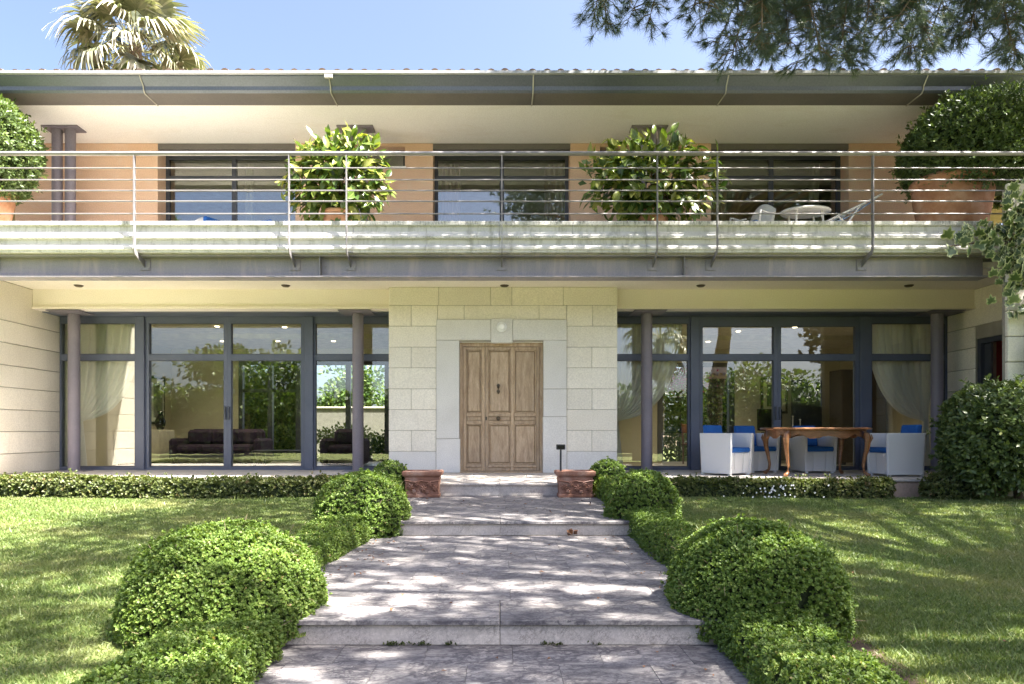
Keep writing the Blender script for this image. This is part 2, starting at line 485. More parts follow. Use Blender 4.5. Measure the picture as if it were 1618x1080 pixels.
# ------------------------------------------------------------------ object helpers
def tag(o, label=None, cat=None, group=None, kind=None):
    if label: o['label'] = label
    if cat: o['category'] = cat
    if group: o['group'] = group
    if kind: o['kind'] = kind
    return o
def empty(name, loc=(0, 0, 0), rz=0.0, parent=None):
    o = bpy.data.objects.new(name, None)
    o.empty_display_size = 0.2
    COL.objects.link(o)
    o.location = loc
    o.rotation_euler = (0, 0, rz)
    if parent: o.parent = parent
    return o
def link(name, me, parent=None, loc=None, rot=None, scale=None):
    o = bpy.data.objects.new(name, me)
    COL.objects.link(o)
    if parent: o.parent = parent
    if loc is not None: o.location = loc
    if rot is not None: o.rotation_euler = rot
    if scale is not None: o.scale = scale
    return o

class MB:
    """collects faces, then builds one mesh"""
    def __init__(self):
        self.v = []; self.f = []; self.s = []
    def add(self, vs, fs, smooth=False):
        b = len(self.v)
        self.v += [tuple(p) for p in vs]
        self.f += [tuple(b + i for i in f) for f in fs]
        self.s += [smooth] * len(fs)
        return self
    def box(self, x0, x1, y0, y1, z0, z1):
        v = [(x0, y0, z0), (x1, y0, z0), (x1, y1, z0), (x0, y1, z0), (x0, y0, z1), (x1, y0, z1), (x1, y1, z1), (x0, y1, z1)]
        return self.add(v, [(0, 3, 2, 1), (4, 5, 6, 7), (0, 1, 5, 4), (1, 2, 6, 5), (2, 3, 7, 6), (3, 0, 4, 7)])
    def cbox(self, x0, x1, y0, y1, z0, z1, c=0.006):
        """box with chamfered edges"""
        c = min(c, abs(x1 - x0) * .45, abs(y1 - y0) * .45, abs(z1 - z0) * .45)
        X, Y, Z = (x0, x1), (y0, y1), (z0, z1)
        v = []; idx = {}
        for i in (0, 1):
            for j in (0, 1):
                for k in (0, 1):
                    sx, sy, sz = (1 if i == 0 else -1), (1 if j == 0 else -1), (1 if k == 0 else -1)
                    for a, p in enumerate(((X[i], Y[j] + sy * c, Z[k] + sz * c), (X[i] + sx * c, Y[j], Z[k] + sz * c), (X[i] + sx * c, Y[j] + sy * c, Z[k]))):
                        idx[(i, j, k, a)] = len(v); v.append(p)
        f = []
        g = lambda i, j, k, a: idx[(i, j, k, a)]
        for i in (0, 1):
            q = [g(i, 0, 0, 0), g(i, 1, 0, 0), g(i, 1, 1, 0), g(i, 0, 1, 0)]
            f.append(q if i else q[::-1])
            q = [g(0, i, 0, 1), g(1, i, 0, 1), g(1, i, 1, 1), g(0, i, 1, 1)]
            f.append(q[::-1] if i else q)
            q = [g(0, 0, i, 2), g(1, 0, i, 2), g(1, 1, i, 2), g(0, 1, i, 2)]
            f.append(q if i else q[::-1])
        for a in (0, 1):
            for b in (0, 1):
                f.append([g(a, b, 0, 0), g(a, b, 1, 0), g(a, b, 1, 1), g(a, b, 0, 1)])
                f.append([g(a, 0, b, 0), g(a, 1, b, 0), g(a, 1, b, 2), g(a, 0, b, 2)])
                f.append([g(0, a, b, 1), g(1, a, b, 1), g(1, a, b, 2), g(0, a, b, 2)])
        for i in (0, 1):
            for j in (0, 1):
                for k in (0, 1):
                    f.append([g(i, j, k, 0), g(i, j, k, 1), g(i, j, k, 2)])
        return self.add(v, f)
    def tube(self, pts, rad, n=10, cap=True, smooth=True):
        pts = [Vector(p) for p in pts]
        rs = rad if isinstance(rad, (list, tuple)) else [rad] * len(pts)
        v = []; f = []
        for i, p in enumerate(pts):
            d = (pts[min(i + 1, len(pts) - 1)] - pts[max(i - 1, 0)]).normalized()
            u = d.orthogonal().normalized() if abs(d.z) > .95 else d.cross(Vector((0, 0, 1))).normalized()
            if abs(d.z) > .95: u = Vector((1, 0, 0)) - d * d.x; u.normalize()
            w = d.cross(u)
            for k in range(n):
                a = 2 * math.pi * k / n
                v.append(p + (u * math.cos(a) + w * math.sin(a)) * rs[i])
        for i in range(len(pts) - 1):
            for k in range(n):
                k2 = (k + 1) % n
                f.append((i * n + k, i * n + k2, (i + 1) * n + k2, (i + 1) * n + k))
        self.add(v, f, smooth)
        if cap:
            self.add([v[k] for k in range(n)], [tuple(range(n))])
            self.add([v[(len(pts) - 1) * n + k] for k in range(n)], [tuple(range(n))])
        return self
    def lathe(self, prof, c=(0, 0, 0), n=32, smooth=True):
        v = []; f = []
        for r, z in prof:
            for k in range(n):
                a = 2 * math.pi * k / n
                v.append((c[0] + r * math.cos(a), c[1] + r * math.sin(a), c[2] + z))
        for i in range(len(prof) - 1):
            for k in range(n):
                k2 = (k + 1) % n
                f.append((i * n + k, i * n + k2, (i + 1) * n + k2, (i + 1) * n + k))
        return self.add(v, f, smooth)
    def prismx(self, yz, x0, x1):
        n = len(yz)
        v = [(x0, y, z) for y, z in yz] + [(x1, y, z) for y, z in yz]
        f = [(i, (i + 1) % n, n + (i + 1) % n, n + i) for i in range(n)]
        f += [tuple(range(n)), tuple(range(2 * n - 1, n - 1, -1))]
        return self.add(v, f)
    def grid(self, fn, nu, nv, smooth=True):
        v = [fn(i / nu, j / nv) for j in range(nv + 1) for i in range(nu + 1)]
        f = [(j * (nu + 1) + i, j * (nu + 1) + i + 1, (j + 1) * (nu + 1) + i + 1, (j + 1) * (nu + 1) + i) for j in range(nv) for i in range(nu)]
        return self.add(v, f, smooth)
    def mesh(self, name, mat):
        me = bpy.data.meshes.new(name)
        me.from_pydata(self.v, [], self.f)
        me.polygons.foreach_set('use_smooth', self.s)
        me.materials.append(mat)
        me.update()
        return me
    def build(self, name, mat, parent=None, loc=None, recalc=True):
        me = self.mesh(name, mat)
        if recalc:
            import bmesh
            bm = bmesh.new(); bm.from_mesh(me)
            bmesh.ops.recalc_face_normals(bm, faces=bm.faces)
            bm.to_mesh(me); bm.free()
        return link(name, me, parent, loc)

def tri_mesh(name, V, T, mat, rnd=None, vattr=None, smooth=False):
    V = np.asarray(V, np.float32); T = np.asarray(T, np.int32)
    me = bpy.data.meshes.new(name)
    me.vertices.add(len(V)); me.vertices.foreach_set('co', V.ravel())
    me.loops.add(T.size); me.loops.foreach_set('vertex_index', T.ravel())
    me.polygons.add(len(T)); me.polygons.foreach_set('loop_start', np.arange(0, T.size, 3, dtype=np.int32))
    me.update(calc_edges=True)
    if smooth:
        me.polygons.foreach_set('use_smooth', np.ones(len(T), bool))
    if rnd is not None:
        at = me.attributes.new('rnd', 'FLOAT', 'FACE')
        at.data.foreach_set('value', np.asarray(rnd, np.float32))
    if vattr is not None:
        at = me.attributes.new('edge', 'FLOAT', 'POINT')
        at.data.foreach_set('value', np.asarray(vattr, np.float32))
    me.materials.append(mat)
    me.validate()
    return me

def unit(a):
    return a / (np.linalg.norm(a, axis=-1, keepdims=True) + 1e-9)
def leaf_cloud(P, D, Nn, ln, wd, fold=0.25, rnd=None):
    """folded diamond leaves: base P, direction D, normal Nn, lengths ln, widths wd"""
    n = len(P)
    D = unit(D); S = unit(np.cross(D, Nn)); U = np.cross(S, D)
    ln = np.broadcast_to(np.asarray(ln, float).reshape(-1, 1), (n, 1)); wd = np.broadcast_to(np.asarray(wd, float).reshape(-1, 1), (n, 1))
    mid = P + D * ln * 0.56
    V = np.empty((n, 4, 3))
    V[:, 0] = P
    V[:, 1] = mid + S * wd * .5 + U * wd * fold
    V[:, 2] = P + D * ln
    V[:, 3] = mid - S * wd * .5 + U * wd * fold
    b = np.arange(n)[:, None] * 4
    T = np.concatenate([b + [0, 1, 2], b + [0, 2, 3]], 1).reshape(-1, 3)
    r = rng.random(n) if rnd is None else rnd
    return V.reshape(-1, 3), T, np.repeat(r, 2)
def merge(parts):
    Vs, Ts, Rs, o = [], [], [], 0
    for V, T, r in parts:
        Vs.append(V); Ts.append(T + o); Rs.append(r); o += len(V)
    return np.concatenate(Vs), np.concatenate(Ts), np.concatenate(Rs)
def lump(P, f, seed):
    """cheap smooth noise in [-1,1]"""
    r = np.random.default_rng(seed)
    out = np.zeros(len(P))
    for k in range(5):
        d = r.normal(size=3); d /= np.linalg.norm(d)
        out += np.sin(P @ d * f * (0.7 + 0.5 * k) + r.uniform(0, 6.28)) / (1 + 0.4 * k)
    return out / 3.0
def sprigs(P, Nn, per, ln, wd, up=0.5, rndbase=None, spread=0.55):
    """rosettes of small leaves growing outward from each surface point"""
    n = len(P)
    ax = unit(Nn + np.array([0, 0, up]) + rng.normal(0, 0.35, (n, 3)))
    t1 = unit(np.cross(ax, rng.normal(size=(n, 3)))); t2 = np.cross(ax, t1)
    out = []
    base = rng.random(n) if rndbase is None else rndbase
    for k in range(per):
        a = k * 2.4 + rng.normal(0, 0.3, (n, 1))
        rad = t1 * np.cos(a) + t2 * np.sin(a)
        D = ax * rng.uniform(0.35, 1.0, (n, 1)) + rad * (spread + 0.5 * rng.random((n, 1)))
        Q = P + ax * (ln * (k / per) * 0.9)
        s = rng.uniform(0.7, 1.25, n)
        out.append(leaf_cloud(Q, D, ax + rng.normal(0, .2, (n, 3)), ln * s, wd * s, 0.15, np.clip(base * 0.6 + rng.random(n) * 0.5 - 0.05, 0, 1)))
    return merge(out)

# ------------------------------------------------------------------ lawn and ground
def lawn_z(x, y):
    x = np.asarray(x, float); y = np.asarray(y, float)
    t = np.clip((y - 3.0) / 7.3, -0.2, 1.0)
    return 0.02 + 0.21 * t + 0.012 * np.sin(x * 1.3 + 1) * np.sin(y * 1.1)
g = MB()
g.grid(lambda u, v: (-300 + 600 * u, -300 + 700 * v, -0.16), 8, 8, False)
tag(g.build('ground', M['soil']), kind='structure')
def lawn_sheet(name, x0, x1, y0, y1, nx, ny):
    b = MB()
    b.grid(lambda u, v: (x0 + (x1 - x0) * u, y0 + (y1 - y0) * v, float(lawn_z(x0 + (x1 - x0) * u, y0 + (y1 - y0) * v))), nx, ny)
    return tag(b.build(name, M['turf'], recalc=False), kind='structure')
lawn_sheet('lawn', -22, -1.30, -14, 10.30, 60, 60)
lawn_sheet('lawn', 1.30, 22, -14, 10.30, 60, 60)

def grass_field(x0, x1, n):
    # more blades near the camera
    y = 2.2 + (10.25 - 2.2) * rng.random(n * 3) ** 1.25
    x = rng.uniform(x0, x1, n * 3)
    vis = np.abs(x) < (y * 0.80 + 0.4)
    x, y = x[vis], y[vis]
    ed = (x < 0) | (x > 1.93 + .05 * np.sin(y * 2.3) + .04 * np.sin(y * 7.1) + rng.normal(0, .03, len(x)) - np.where(y > 4.6, .12, 0))
    thin = lump(np.stack([x, y, 0 * x], 1), 1.7, 8) + rng.normal(0, .35, len(x)) > -.85
    x, y = x[ed & thin][:n], y[ed & thin][:n]
    z = lawn_z(x, y)
    P = np.stack([x, y, z], 1)
    m = len(P)
    lean = rng.normal(0, 0.8, (m, 3)); lean[:, 2] = 1
    D = unit(lean)
    h = rng.uniform(0.012, 0.032, m) * (1 + 0.35 * lump(P, 2.2, 3)) * (1 + 0.03 * y)
    tall = rng.random(m) < .02
    h = np.where(tall, h * rng.uniform(1.6, 2.8, m), h)
    w = (0.0016 + 0.0006 * y) * rng.uniform(0.7, 1.3, m)
    S = unit(np.cross(D, rng.normal(size=(m, 3))))
    V = np.empty((m, 3, 3))
    V[:, 0] = P - S * w[:, None]; V[:, 1] = P + S * w[:, None]; V[:, 2] = P + D * h[:, None]
    T = np.arange(m * 3).reshape(-1, 3)
    return V.reshape(-1, 3), T, np.clip(rng.normal(0.45, 0.22, m) + 0.12 * lump(P, 3.1, 5), 0, 1)
for nm, x0, x1, lab in (('lawn_grass', -8.6, -1.35, 'mown grass of the lawn beside the left hedge'), ('lawn_grass', 1.35, 8.8, 'mown grass of the lawn in front of the dining terrace')):
    V, T, r = grass_field(x0, x1, 300000)
    tag(link(nm, tri_mesh(nm, V, T, M['grass'], r)), lab, 'grass', kind='stuff')

# ------------------------------------------------------------------ paved path with steps
R3, R2, R1 = 3.87, 7.01, 9.82           # depths of the three risers
PATH_W = 1.47
path = tag(empty('garden_path'), kind='structure')
def path_level(y0, y1, z, nose, rows, off):
    b = MB().box(-PATH_W, PATH_W, y0 + 0.03, y1 + 0.05, z - 0.2, z - 0.022)
    b.build('bedding', M['joint'], path)
    # a row of long nosing slabs at the front edge, then tiles in running bond
    y = y0
    if nose:
        for k in (-1, 1):
            a, c = (-PATH_W, 0.0) if k < 0 else (0.0, PATH_W)
            MB().cbox(a + 0.002, c - 0.002, y0 - 0.035, y0 + 0.42, z - 0.03, z, 0.004).build('nosing_slab', M['paving'], path)
        y = y0 + 0.423
    j = 0
    while y < y1 - 0.02:
        ye = min(y + 0.45, y1)
        xs = [-PATH_W] + [x for x in np.arange(-3, 3, 0.472) + (0.236 if (j + off) % 2 else 0.0) if -PATH_W + 0.12 < x < PATH_W - 0.12] + [PATH_W]
        for a, c in zip(xs[:-1], xs[1:]):
            dz = random.uniform(-0.0015, 0.0015)
            MB().cbox(a + 0.0008, c - 0.0008, y + 0.0008, ye - 0.0008, z - 0.03, z + dz * .6, 0.0016).build('paving_tile', M['paving'], path)
        y = ye; j += 1
def riser(y, z0, z1, x0=-PATH_W, x1=PATH_W):
    m = (x0 + x1) / 2
    for a, c in ((x0, m), (m, x1)):
        MB().cbox(a + 0.0015, c - 0.0015, y, y + 0.03, z0 + 0.001, z1 - 0.031, 0.002).build('riser_slab', M['riser'], path)
path_level(0.4, R3, 0.0, False, 8, 0)
path_level(R3, R2, 0.15, True, 6, 1)
path_level(R2, R1, 0.30, True, 6, 0)
riser(R3, 0.0, 0.15); riser(R2, 0.15, 0.30)
PZ = 0.48                                 # terrace level
riser(R1, 0.30, PZ, -0.95, 0.95)

# ------------------------------------------------------------------ terrace
terrace = tag(empty('terrace'), kind='structure')
MB().box(-9.4, 9.4, 10.62, 13.6, -0.1, PZ - 0.032).build('plinth', M['pinkwall'], terrace)
MB().box(-0.96, 0.96, R1 + 0.032, 10.618, 0.1, PZ - 0.032).build('landing', M['riser'], terrace)
for a, c in ((-0.97, 0.0), (0.0, 0.97)):
    MB().cbox(a + 0.001, c - 0.001, R1 - 0.03, 10.57, PZ - 0.03, PZ, 0.004).build('landing_slab', M['riser'], terrace)
ys = [10.575, 11.28, 11.98, 12.68, 13.5]
for r_ in range(4):
    off = 0.45 if r_ % 2 else 0.0
    xs = [-9.4] + [x for x in np.arange(-9.9 + off, 9.9, 0.9) if -9.2 < x < 9.2] + [9.4]
    for a, c in zip(xs[:-1], xs[1:]):
        MB().cbox(a + 0.002, c - 0.002, ys[r_] + 0.002, ys[r_ + 1] - 0.002, PZ - 0.03, PZ + random.uniform(-.001, .001), 0.003).build('terrace_slab', M['patio'], terrace)

# ------------------------------------------------------------------ the villa
villa = tag(empty('villa', (0, 0, 0)), 'two storey stone and orange render villa with steel columns and long balcony', 'house')
YW, YG, YC, YU = 12.4, 13.4, 12.95, 13.6   # stone entrance wall, glazing, columns, upper wall
ZS = 3.85                                   # soffit below the balcony
ZU = 6.97                                   # soffit below the roof
# --- entrance wall of stone blocks, with the door opening
XL, XR = -2.02, 2.13
DX0, DX1, DZ1 = -0.735, 0.785, 2.862        # door opening
SX0, SX1, SZ1 = -1.155, 1.21, 3.26          # carved surround
ent = MB()
ent.box(XL + .012, DX0, YW + 0.012, YG + .3, PZ, ZS + .02)
ent.box(DX1, XR - .012, YW + 0.012, YG + .3, PZ, ZS + .02)
ent.box(DX0, DX1, YW + 0.012, YG + .3, DZ1, ZS + .02)
entrance = ent.build('entrance_wall', M['joint'], villa)
zc = [3.85, 3.52, 3.14, 2.76, 2.385, 2.005, 1.628, 1.248, 0.868, PZ]
def block(a, c, z0, z1, y0=YW, depth=0.05, mat='limestone', name='stone_block', parent=entrance, ch=0.007):
    MB().cbox(a + 0.003, c - 0.003, y0 + random.uniform(0, .002), y0 + depth, z0 + 0.003, z1 - 0.003, ch).build(name, M[mat], parent)
def px2x(x, s=87.1):
    return (x - 790) / s
j1 = [XL] + [px2x(x) for x in (693, 775.7, 808.7, 890)] + [XR]
for a, c in zip(j1[:-1], j1[1:]): block(a, c, zc[1], zc[0])
j2 = [XL] + [px2x(x) for x in (649.8, 691.3, 733.4, 851.9, 936.3)] + [XR]
for a, c in zip(j2[:-1], j2[1:]):
    # the surround cuts into the lower part of the middle blocks
    if c <= SX0 + .05 or a >= SX1 - .05: block(a, c, zc[2], zc[1])
    else:
        lo = max(a, SX0) if a < SX0 else a
        if a < SX0: block(a, SX0, zc[2], zc[1]); a = SX0
        if c > SX1: block(SX1, c, zc[2], zc[1]); c = SX1
        block(a, c, SZ1, zc[1])
for i in range(2, 9):
    z1, z0 = zc[i], zc[i + 1]
    sp = i in (3, 5, 7)
    for a, c, m in ((XL, SX0, px2x(649.8)), (SX1, XR, px2x(935.3))):
        if sp: block(a, m, z0, z1); block(m, c, z0, z1)
        else: block(a, c, z0, z1, mat='surround' if i == 8 else 'limestone')
# returns of the entrance block towards the glass
for sx, x in ((-1, XL), (1, XR)):
    for i in range(9):
        a, c = (x, x + .05) if sx < 0 else (x - .05, x)
        MB().cbox(a, c, YW + .052, YG + .25, zc[i + 1] + .003, zc[i] - .003, .006).build('return_block', M['limestone'], entrance)
# carved pale surround: jambs, lintel stones, keystone
sur = empty('door_surround', parent=villa)
def sstone(a, c, z0, z1, y0=YW - 0.03, depth=.11): block(a, c, z0, z1, y0, depth, 'surround', 'surround_stone', sur, .005)
KX0, KX1 = px2x(775.7), px2x(810)
sstone(SX0, KX0, DZ1 + .02, SZ1); sstone(KX1, SX1, DZ1 + .02, SZ1)
sstone(KX0, KX1, DZ1 - .03, SZ1 + .012, YW - .045, .125)
sstone(SX0, DX0, 1.10, DZ1 + .02); sstone(SX0, DX0 + .015, PZ, 1.10, YW - .035)
sstone(DX1, SX1, 2.00, DZ1 + .02); sstone(DX1, SX1, 1.50, 2.00); sstone(DX1 - .01, SX1, PZ, 1.50, YW - .035)
MB().cbox(DX0 - .0, DX1 + .0, YW + .04, YW + .14, DZ1 - .012, DZ1 + .018, .004).build('lintel_moulding', M['surround'], sur)
lampo = MB()
lampo.tube([(0.03, YW - .046, 3.117), (0.03, YW - .085, 3.117)], [.095, .09], 24)
lampo.tube([(0.03, YW - .085, 3.117), (0.03, YW - .11, 3.117)], [.08, .045], 24)
lampo.build('round_wall_light', M['whitepaint'], villa)
# --- panelled oak door
door = empty('entrance_door', parent=villa)
YD = YW + .16
f = MB()
f.box(DX0 + .001, DX0 + .055, YD - .04, YD + .08, PZ, DZ1 - .013); f.box(DX1 - .055, DX1 - .001, YD - .04, YD + .08, PZ, DZ1 - .013); f.box(DX0 + .055, DX1 - .055, YD - .04, YD + .08, DZ1 - .075, DZ1 - .013)
f.build('door_frame', M['oak'], door)
def door_leaf(x0, x1, cols):
    z0, z1 = PZ + .025, DZ1 - .08
    st = .06
    zs = [z0, z0 + .125, 1.365, 1.43, 1.505, 1.57, z1 - .055, z1]   # bottom rail / panel / rails / panel / top rail
    zr = [(zs[0], zs[1]), (zs[2], zs[3]), (zs[4], zs[5]), (zs[6], zs[7])]
    MB().box(x0 + .002, x1 - .002, YD + .02, YD + .045, z0, z1).build('backboard', M['oak'], door)
    w = (x1 - x0 - st * (cols + 1)) / cols
    for k in range(cols + 1):
        a = x0 + k * (w + st)
        MB().cbox(a + .001, a + st - .001, YD - .02, YD + .019, z0, z1, .006).build('stile', M['oak'], door)
    for k in range(cols):
        a = x0 + st + k * (w + st); c = a + w
        for (p, q) in zr: MB().cbox(a, c, YD - .018, YD + .018, p, q, .006).build('door_rail', M['oak'], door)
        for (p, q) in ((zs[1], zs[2]), (zs[5], zs[6])):
            # raised panel inside a moulding
            MB().cbox(a + .028, c - .028, YD - .008, YD + .018, p + .028, q - .028, .016).build('door_panel', M['oak'], door)
            mo = MB()
            for (aa, cc, pp, qq) in ((a, a + .022, p, q), (c - .022, c, p, q), (a + .022, c - .022, p, p + .022), (a + .022, c - .022, q - .022, q)):
                mo.cbox(aa, cc, YD - .027, YD + .017, pp, qq, .008)
            mo.build('panel_moulding', M['oak'], door)
        MB().cbox(a + .006, c - .006, YD - .006, YD + .017, zs[3], zs[4], .01).build('lock_panel', M['oak'], door)
        MB().cbox(a - .01, c + .01, YD - .038, YD - .0185, zs[1] - .06, zs[1] - .025, .012).build('apron_moulding', M['oak'], door)
door_leaf(DX0 + .058, DX0 + .058 + .40, 1)
door_leaf(DX0 + .462, DX1 - .058, 2)
kn = MB()
kn.tube([(-.03, YD - .03, 2.06), (-.03, YD - .06, 2.04), (-.03, YD - .065, 1.97), (-.03, YD - .05, 1.92)], [.022, .026, .032, .014], 10)
kn.tube([(-.03, YD - .03, 2.075), (-.03, YD - .055, 2.075)], [.03, .022], 12)
kn.build('door_knocker', M['bronze'], door)
kn = MB()
kn.tube([(-.03, YD - .01, 1.468), (-.03, YD - .055, 1.468), (-.03, YD - .075, 1.468), (-.03, YD - .085, 1.468)], [.02, .024, .04, .02], 16)
kn.build('door_knob', M['bronze'], door)
MB().cbox(DX0 + .47, DX0 + .50, YD - .026, YD - .018, 1.435, 1.50, .003).build('lock_plate', M['bronze'], door)
MB().cbox(DX0 - .06, DX1 + .05, YW - .02, YD - .01, PZ + .001, PZ + .022, .004).build('door_sill', M['oak'], door)

# --- side wings of coursed stone
def wing_wall(x, sx, y0, y1, openings=()):
    w = MB()
    a, c = (x - .4, x - .02) if sx < 0 else (x + .02, x + .4)
    segs = [(y0, y1)] if not openings else [(y0, openings[0][0]), (openings[0][1], y1)]
    for p, q in segs: w.box(a, c, p, q, PZ - .3, ZS + .05)
    if openings: w.box(a, c, openings[0][0], openings[0][1], openings[0][2], ZS + .05)
    o = w.build('wing_wall', M['joint'], villa)
    zz = [PZ]
    k = 0
    while zz[-1] < ZS - .3:
        zz.append(zz[-1] + (.36 if k == 0 else .388)); k += 1
    zz[-1] = ZS
    for z0, z1 in zip(zz[:-1], zz[1:]):
        yy = [y0, y1]
        cuts = [(p, q) for p, q in segs]
        if openings and z0 >= openings[0][2] - .01: cuts = [(y0, y1)]
        for p, q in cuts:
            n = max(1, int((q - p) / 1.6))
            for i in range(n):
                u0, u1 = p + (q - p) * i / n, p + (q - p) * (i + 1) / n
                aa, cc = (x - .06, x + random.uniform(0, .002)) if sx < 0 else (x - random.uniform(0, .002), x + .06)
                MB().cbox(aa, cc, u0 + .002, u1 - .002, z0 + .006, z1 - .006, .012).build('stone_course', M['limestone'], o)
    return o
wing_wall(-8.62, -1, 10.56, 13.7)
wing_wall(8.75, 1, 10.9, 13.7, [(11.55, 12.6, 2.93)])
# return wall at the outer end of the dining terrace
rp = MB().box(7.73, 12.0, 10.42, 10.52, -.2, 4.93).build('end_wall', M['joint'], villa)
zz = -.05; k = 0
while zz < 4.8:
    h = .388
    MB().cbox(7.70, 9.2 if k % 2 else 8.55, 10.36, 10.43, zz + .005, zz + h - .005, .01).build('stone_course', M['limestone'], rp)
    MB().cbox(9.205 if k % 2 else 8.555, 12, 10.36, 10.43, zz + .005, zz + h - .005, .01).build('stone_course', M['limestone'], rp)
    zz += h; k += 1
# dark side door in the right wing with a red room behind
sd = empty('side_door', parent=villa)
b = MB(); b.box(8.80, 8.90, 11.552, 11.64, PZ, 2.926); b.box(8.80, 8.90, 12.51, 12.598, PZ, 2.926); b.box(8.80, 8.90, 11.64, 12.51, 2.84, 2.926)
b.build('door_frame', M['frame_dark'], sd)
MB().box(8.87, 8.92, 12.36, 12.51, PZ, 2.838).build('door_leaf', M['frame_dark'], sd)
MB().box(10.4, 10.45, 10.95, 13.6, PZ, 3.6).build('red_wall', M['redroom'], sd)
MB().box(9.16, 10.4, 12.75, 12.8, PZ, 3.6).build('red_wall', M['redroom'], sd)
MB().box(9.16, 10.4, 10.95, 12.75, 3.05, 3.1).build('red_ceiling', M['redroom'], sd)

# --- soffit, lintel beams above the glazing
MB().box(-8.63, 8.76, 10.98, 13.9, ZS, ZS + .1).build('balcony_soffit', M['cream'], villa)
ZB = 3.487
for a, c in ((-8.615, XL - .002), (XR + .002, 8.745)):
    b = MB()
    b.box(a, c, 12.60, 12.86, ZB + .03, ZS - .001)
    b.box(a, c, 12.57, 12.60, ZB + .0, ZB + .04)
    b.box(a, c, 12.60, 12.86, ZB + .0, ZB + .03)
    b.build('lintel_beam', M['cream'], villa)
    MB().box(a, c, 12.862, 13.55, ZB - .012, ZB + .2).build('header_panel', M['frame'], villa)
for x in (-7.55, -3.84, 0.08, 3.6, 7.33):
    b = MB()
    b.lathe([(.001, -.03), (.05, -.03), (.075, -.012), (.08, 0)], (x, 12.25, ZS), 16)
    b.build('soffit_spotlight', M['bronze'], villa)

# --- glazed screens of the ground floor
ZT0, ZT1 = 2.622, 2.738                     # transom
ZH = 3.346
def screen(parent_label, a, c, sliding, y=YG, top=ZB - .013, head=None, blind=False):
    w = empty('window', parent=villa)
    if parent_label: w['label'] = parent_label
    fr = MB()
    e = .035 if not sliding else .07
    hd = ZH if head is None else head
    fr.box(a, a + e, y - .05, y + .05, PZ, top); fr.box(c - e, c, y - .05, y + .05, PZ, top)
    fr.box(a + e, c - e, y - .05, y + .05, PZ, PZ + .065); fr.box(a + e, c - e, y - .05, y + .05, hd, top)
    fr.box(a + e, c - e, y - .045, y + .045, ZT0, ZT1)
    fr.build('window_frame', M['frame'], w)
    MB().box(a + e, c - e, y - .006, y + .006, PZ + .065, ZT0).build('pane', M['glass'], w)
    MB().box(a + e, c - e, y - .006, y + .006, ZT1, hd).build('pane', M['glass'], w)
    bd = MB()
    for z0, z1 in ((PZ + .065, ZT0), (ZT1, hd)):
        bd.box(a + e, a + e + .012, y - .03, y - .007, z0, z1); bd.box(c - e - .012, c - e, y - .03, y - .007, z0, z1)
        bd.box(a + e + .012, c - e - .012, y - .03, y - .007, z0, z0 + .012); bd.box(a + e + .012, c - e - .012, y - .03, y - .007, z1 - .012, z1)
    bd.build('glazing_bead', M['frame_dark'], w)
    return w
def post(a, c, y=YG, top=ZB - .013):
    MB().cbox(a, c, y - .10, y + .08, PZ, top, .006).build('window_post', M['frame'], villa)
screen(None, -8.60, -7.10, False)
post(-7.098, -6.928)
w1 = screen(None, -6.926, -5.325, True); w2 = screen(None, -5.323, -3.812, True)
post(-3.81, -3.64)
w3 = screen(None, -3.638, -2.03, False)
w4 = screen(None, 2.14, 3.711, False)
post(3.713, 3.884)
w5 = screen(None, 3.886, 5.416, True, head=3.29); w6 = screen(None, 5.418, 7.018, True, head=3.29)
post(7.02, 7.232)
screen(None, 7.234, 8.74, False)
for w, x in ((w1, -5.36), (w2, -5.29), (w5, 5.38), (w6, 5.46)):
    MB().cbox(x - .015, x + .015, YG - .085, YG - .052, 1.46, 1.72, .006).build('handle', M['frame_dark'], w)
# pale roller blind boxes inside
for a, c in ((-3.62, -2.04), (2.16, 3.70), (3.9, 7.0), (7.25, 8.73)):
    MB().box(a, c, YG + .06, YG + .22, 3.40, 3.60).build('blind_box', M['ceiling'], villa)

# --- round steel columns
def column(x):
    c = empty('column', (x, YC, 0), parent=villa)
    b = MB(); b.tube([(0, 0, PZ + .012), (0, 0, ZB - .03)], .105, 24, False); b.build('shaft', M['column'], c)
    b = MB(); b.cbox(-.27, .27, -.17, .17, PZ + .001, PZ + .014, .003); b.build('base_plate', M['column'], c)
    b = MB(); b.cbox(-.30, .30, -.37, .17, ZB - .03, ZB - .013, .003); b.build('cap_plate', M['column'], c)
for x in (-8.07, -2.69, 2.78, 8.28): column(x)
def twin_column(x):
    c = empty('twin_column', (x, 12.93, 0), parent=villa)
    for d in (-.125, .125):
        b = MB(); b.tube([(d, 0, 4.44), (d, 0, ZU - .03)], .092, 20, False); b.build('shaft', M['column'], c)
    b = MB(); b.cbox(-.34, .34, -.15, .15, ZU - .03, ZU - .002, .003); b.build('cap_plate', M['column'], c)
    b = MB(); b.cbox(-.34, .34, -.15, .15, 4.43, 4.45, .003); b.build('base_plate', M['column'], c)
for x in (-8.25, -2.72, 2.81, 8.3): twin_column(x)

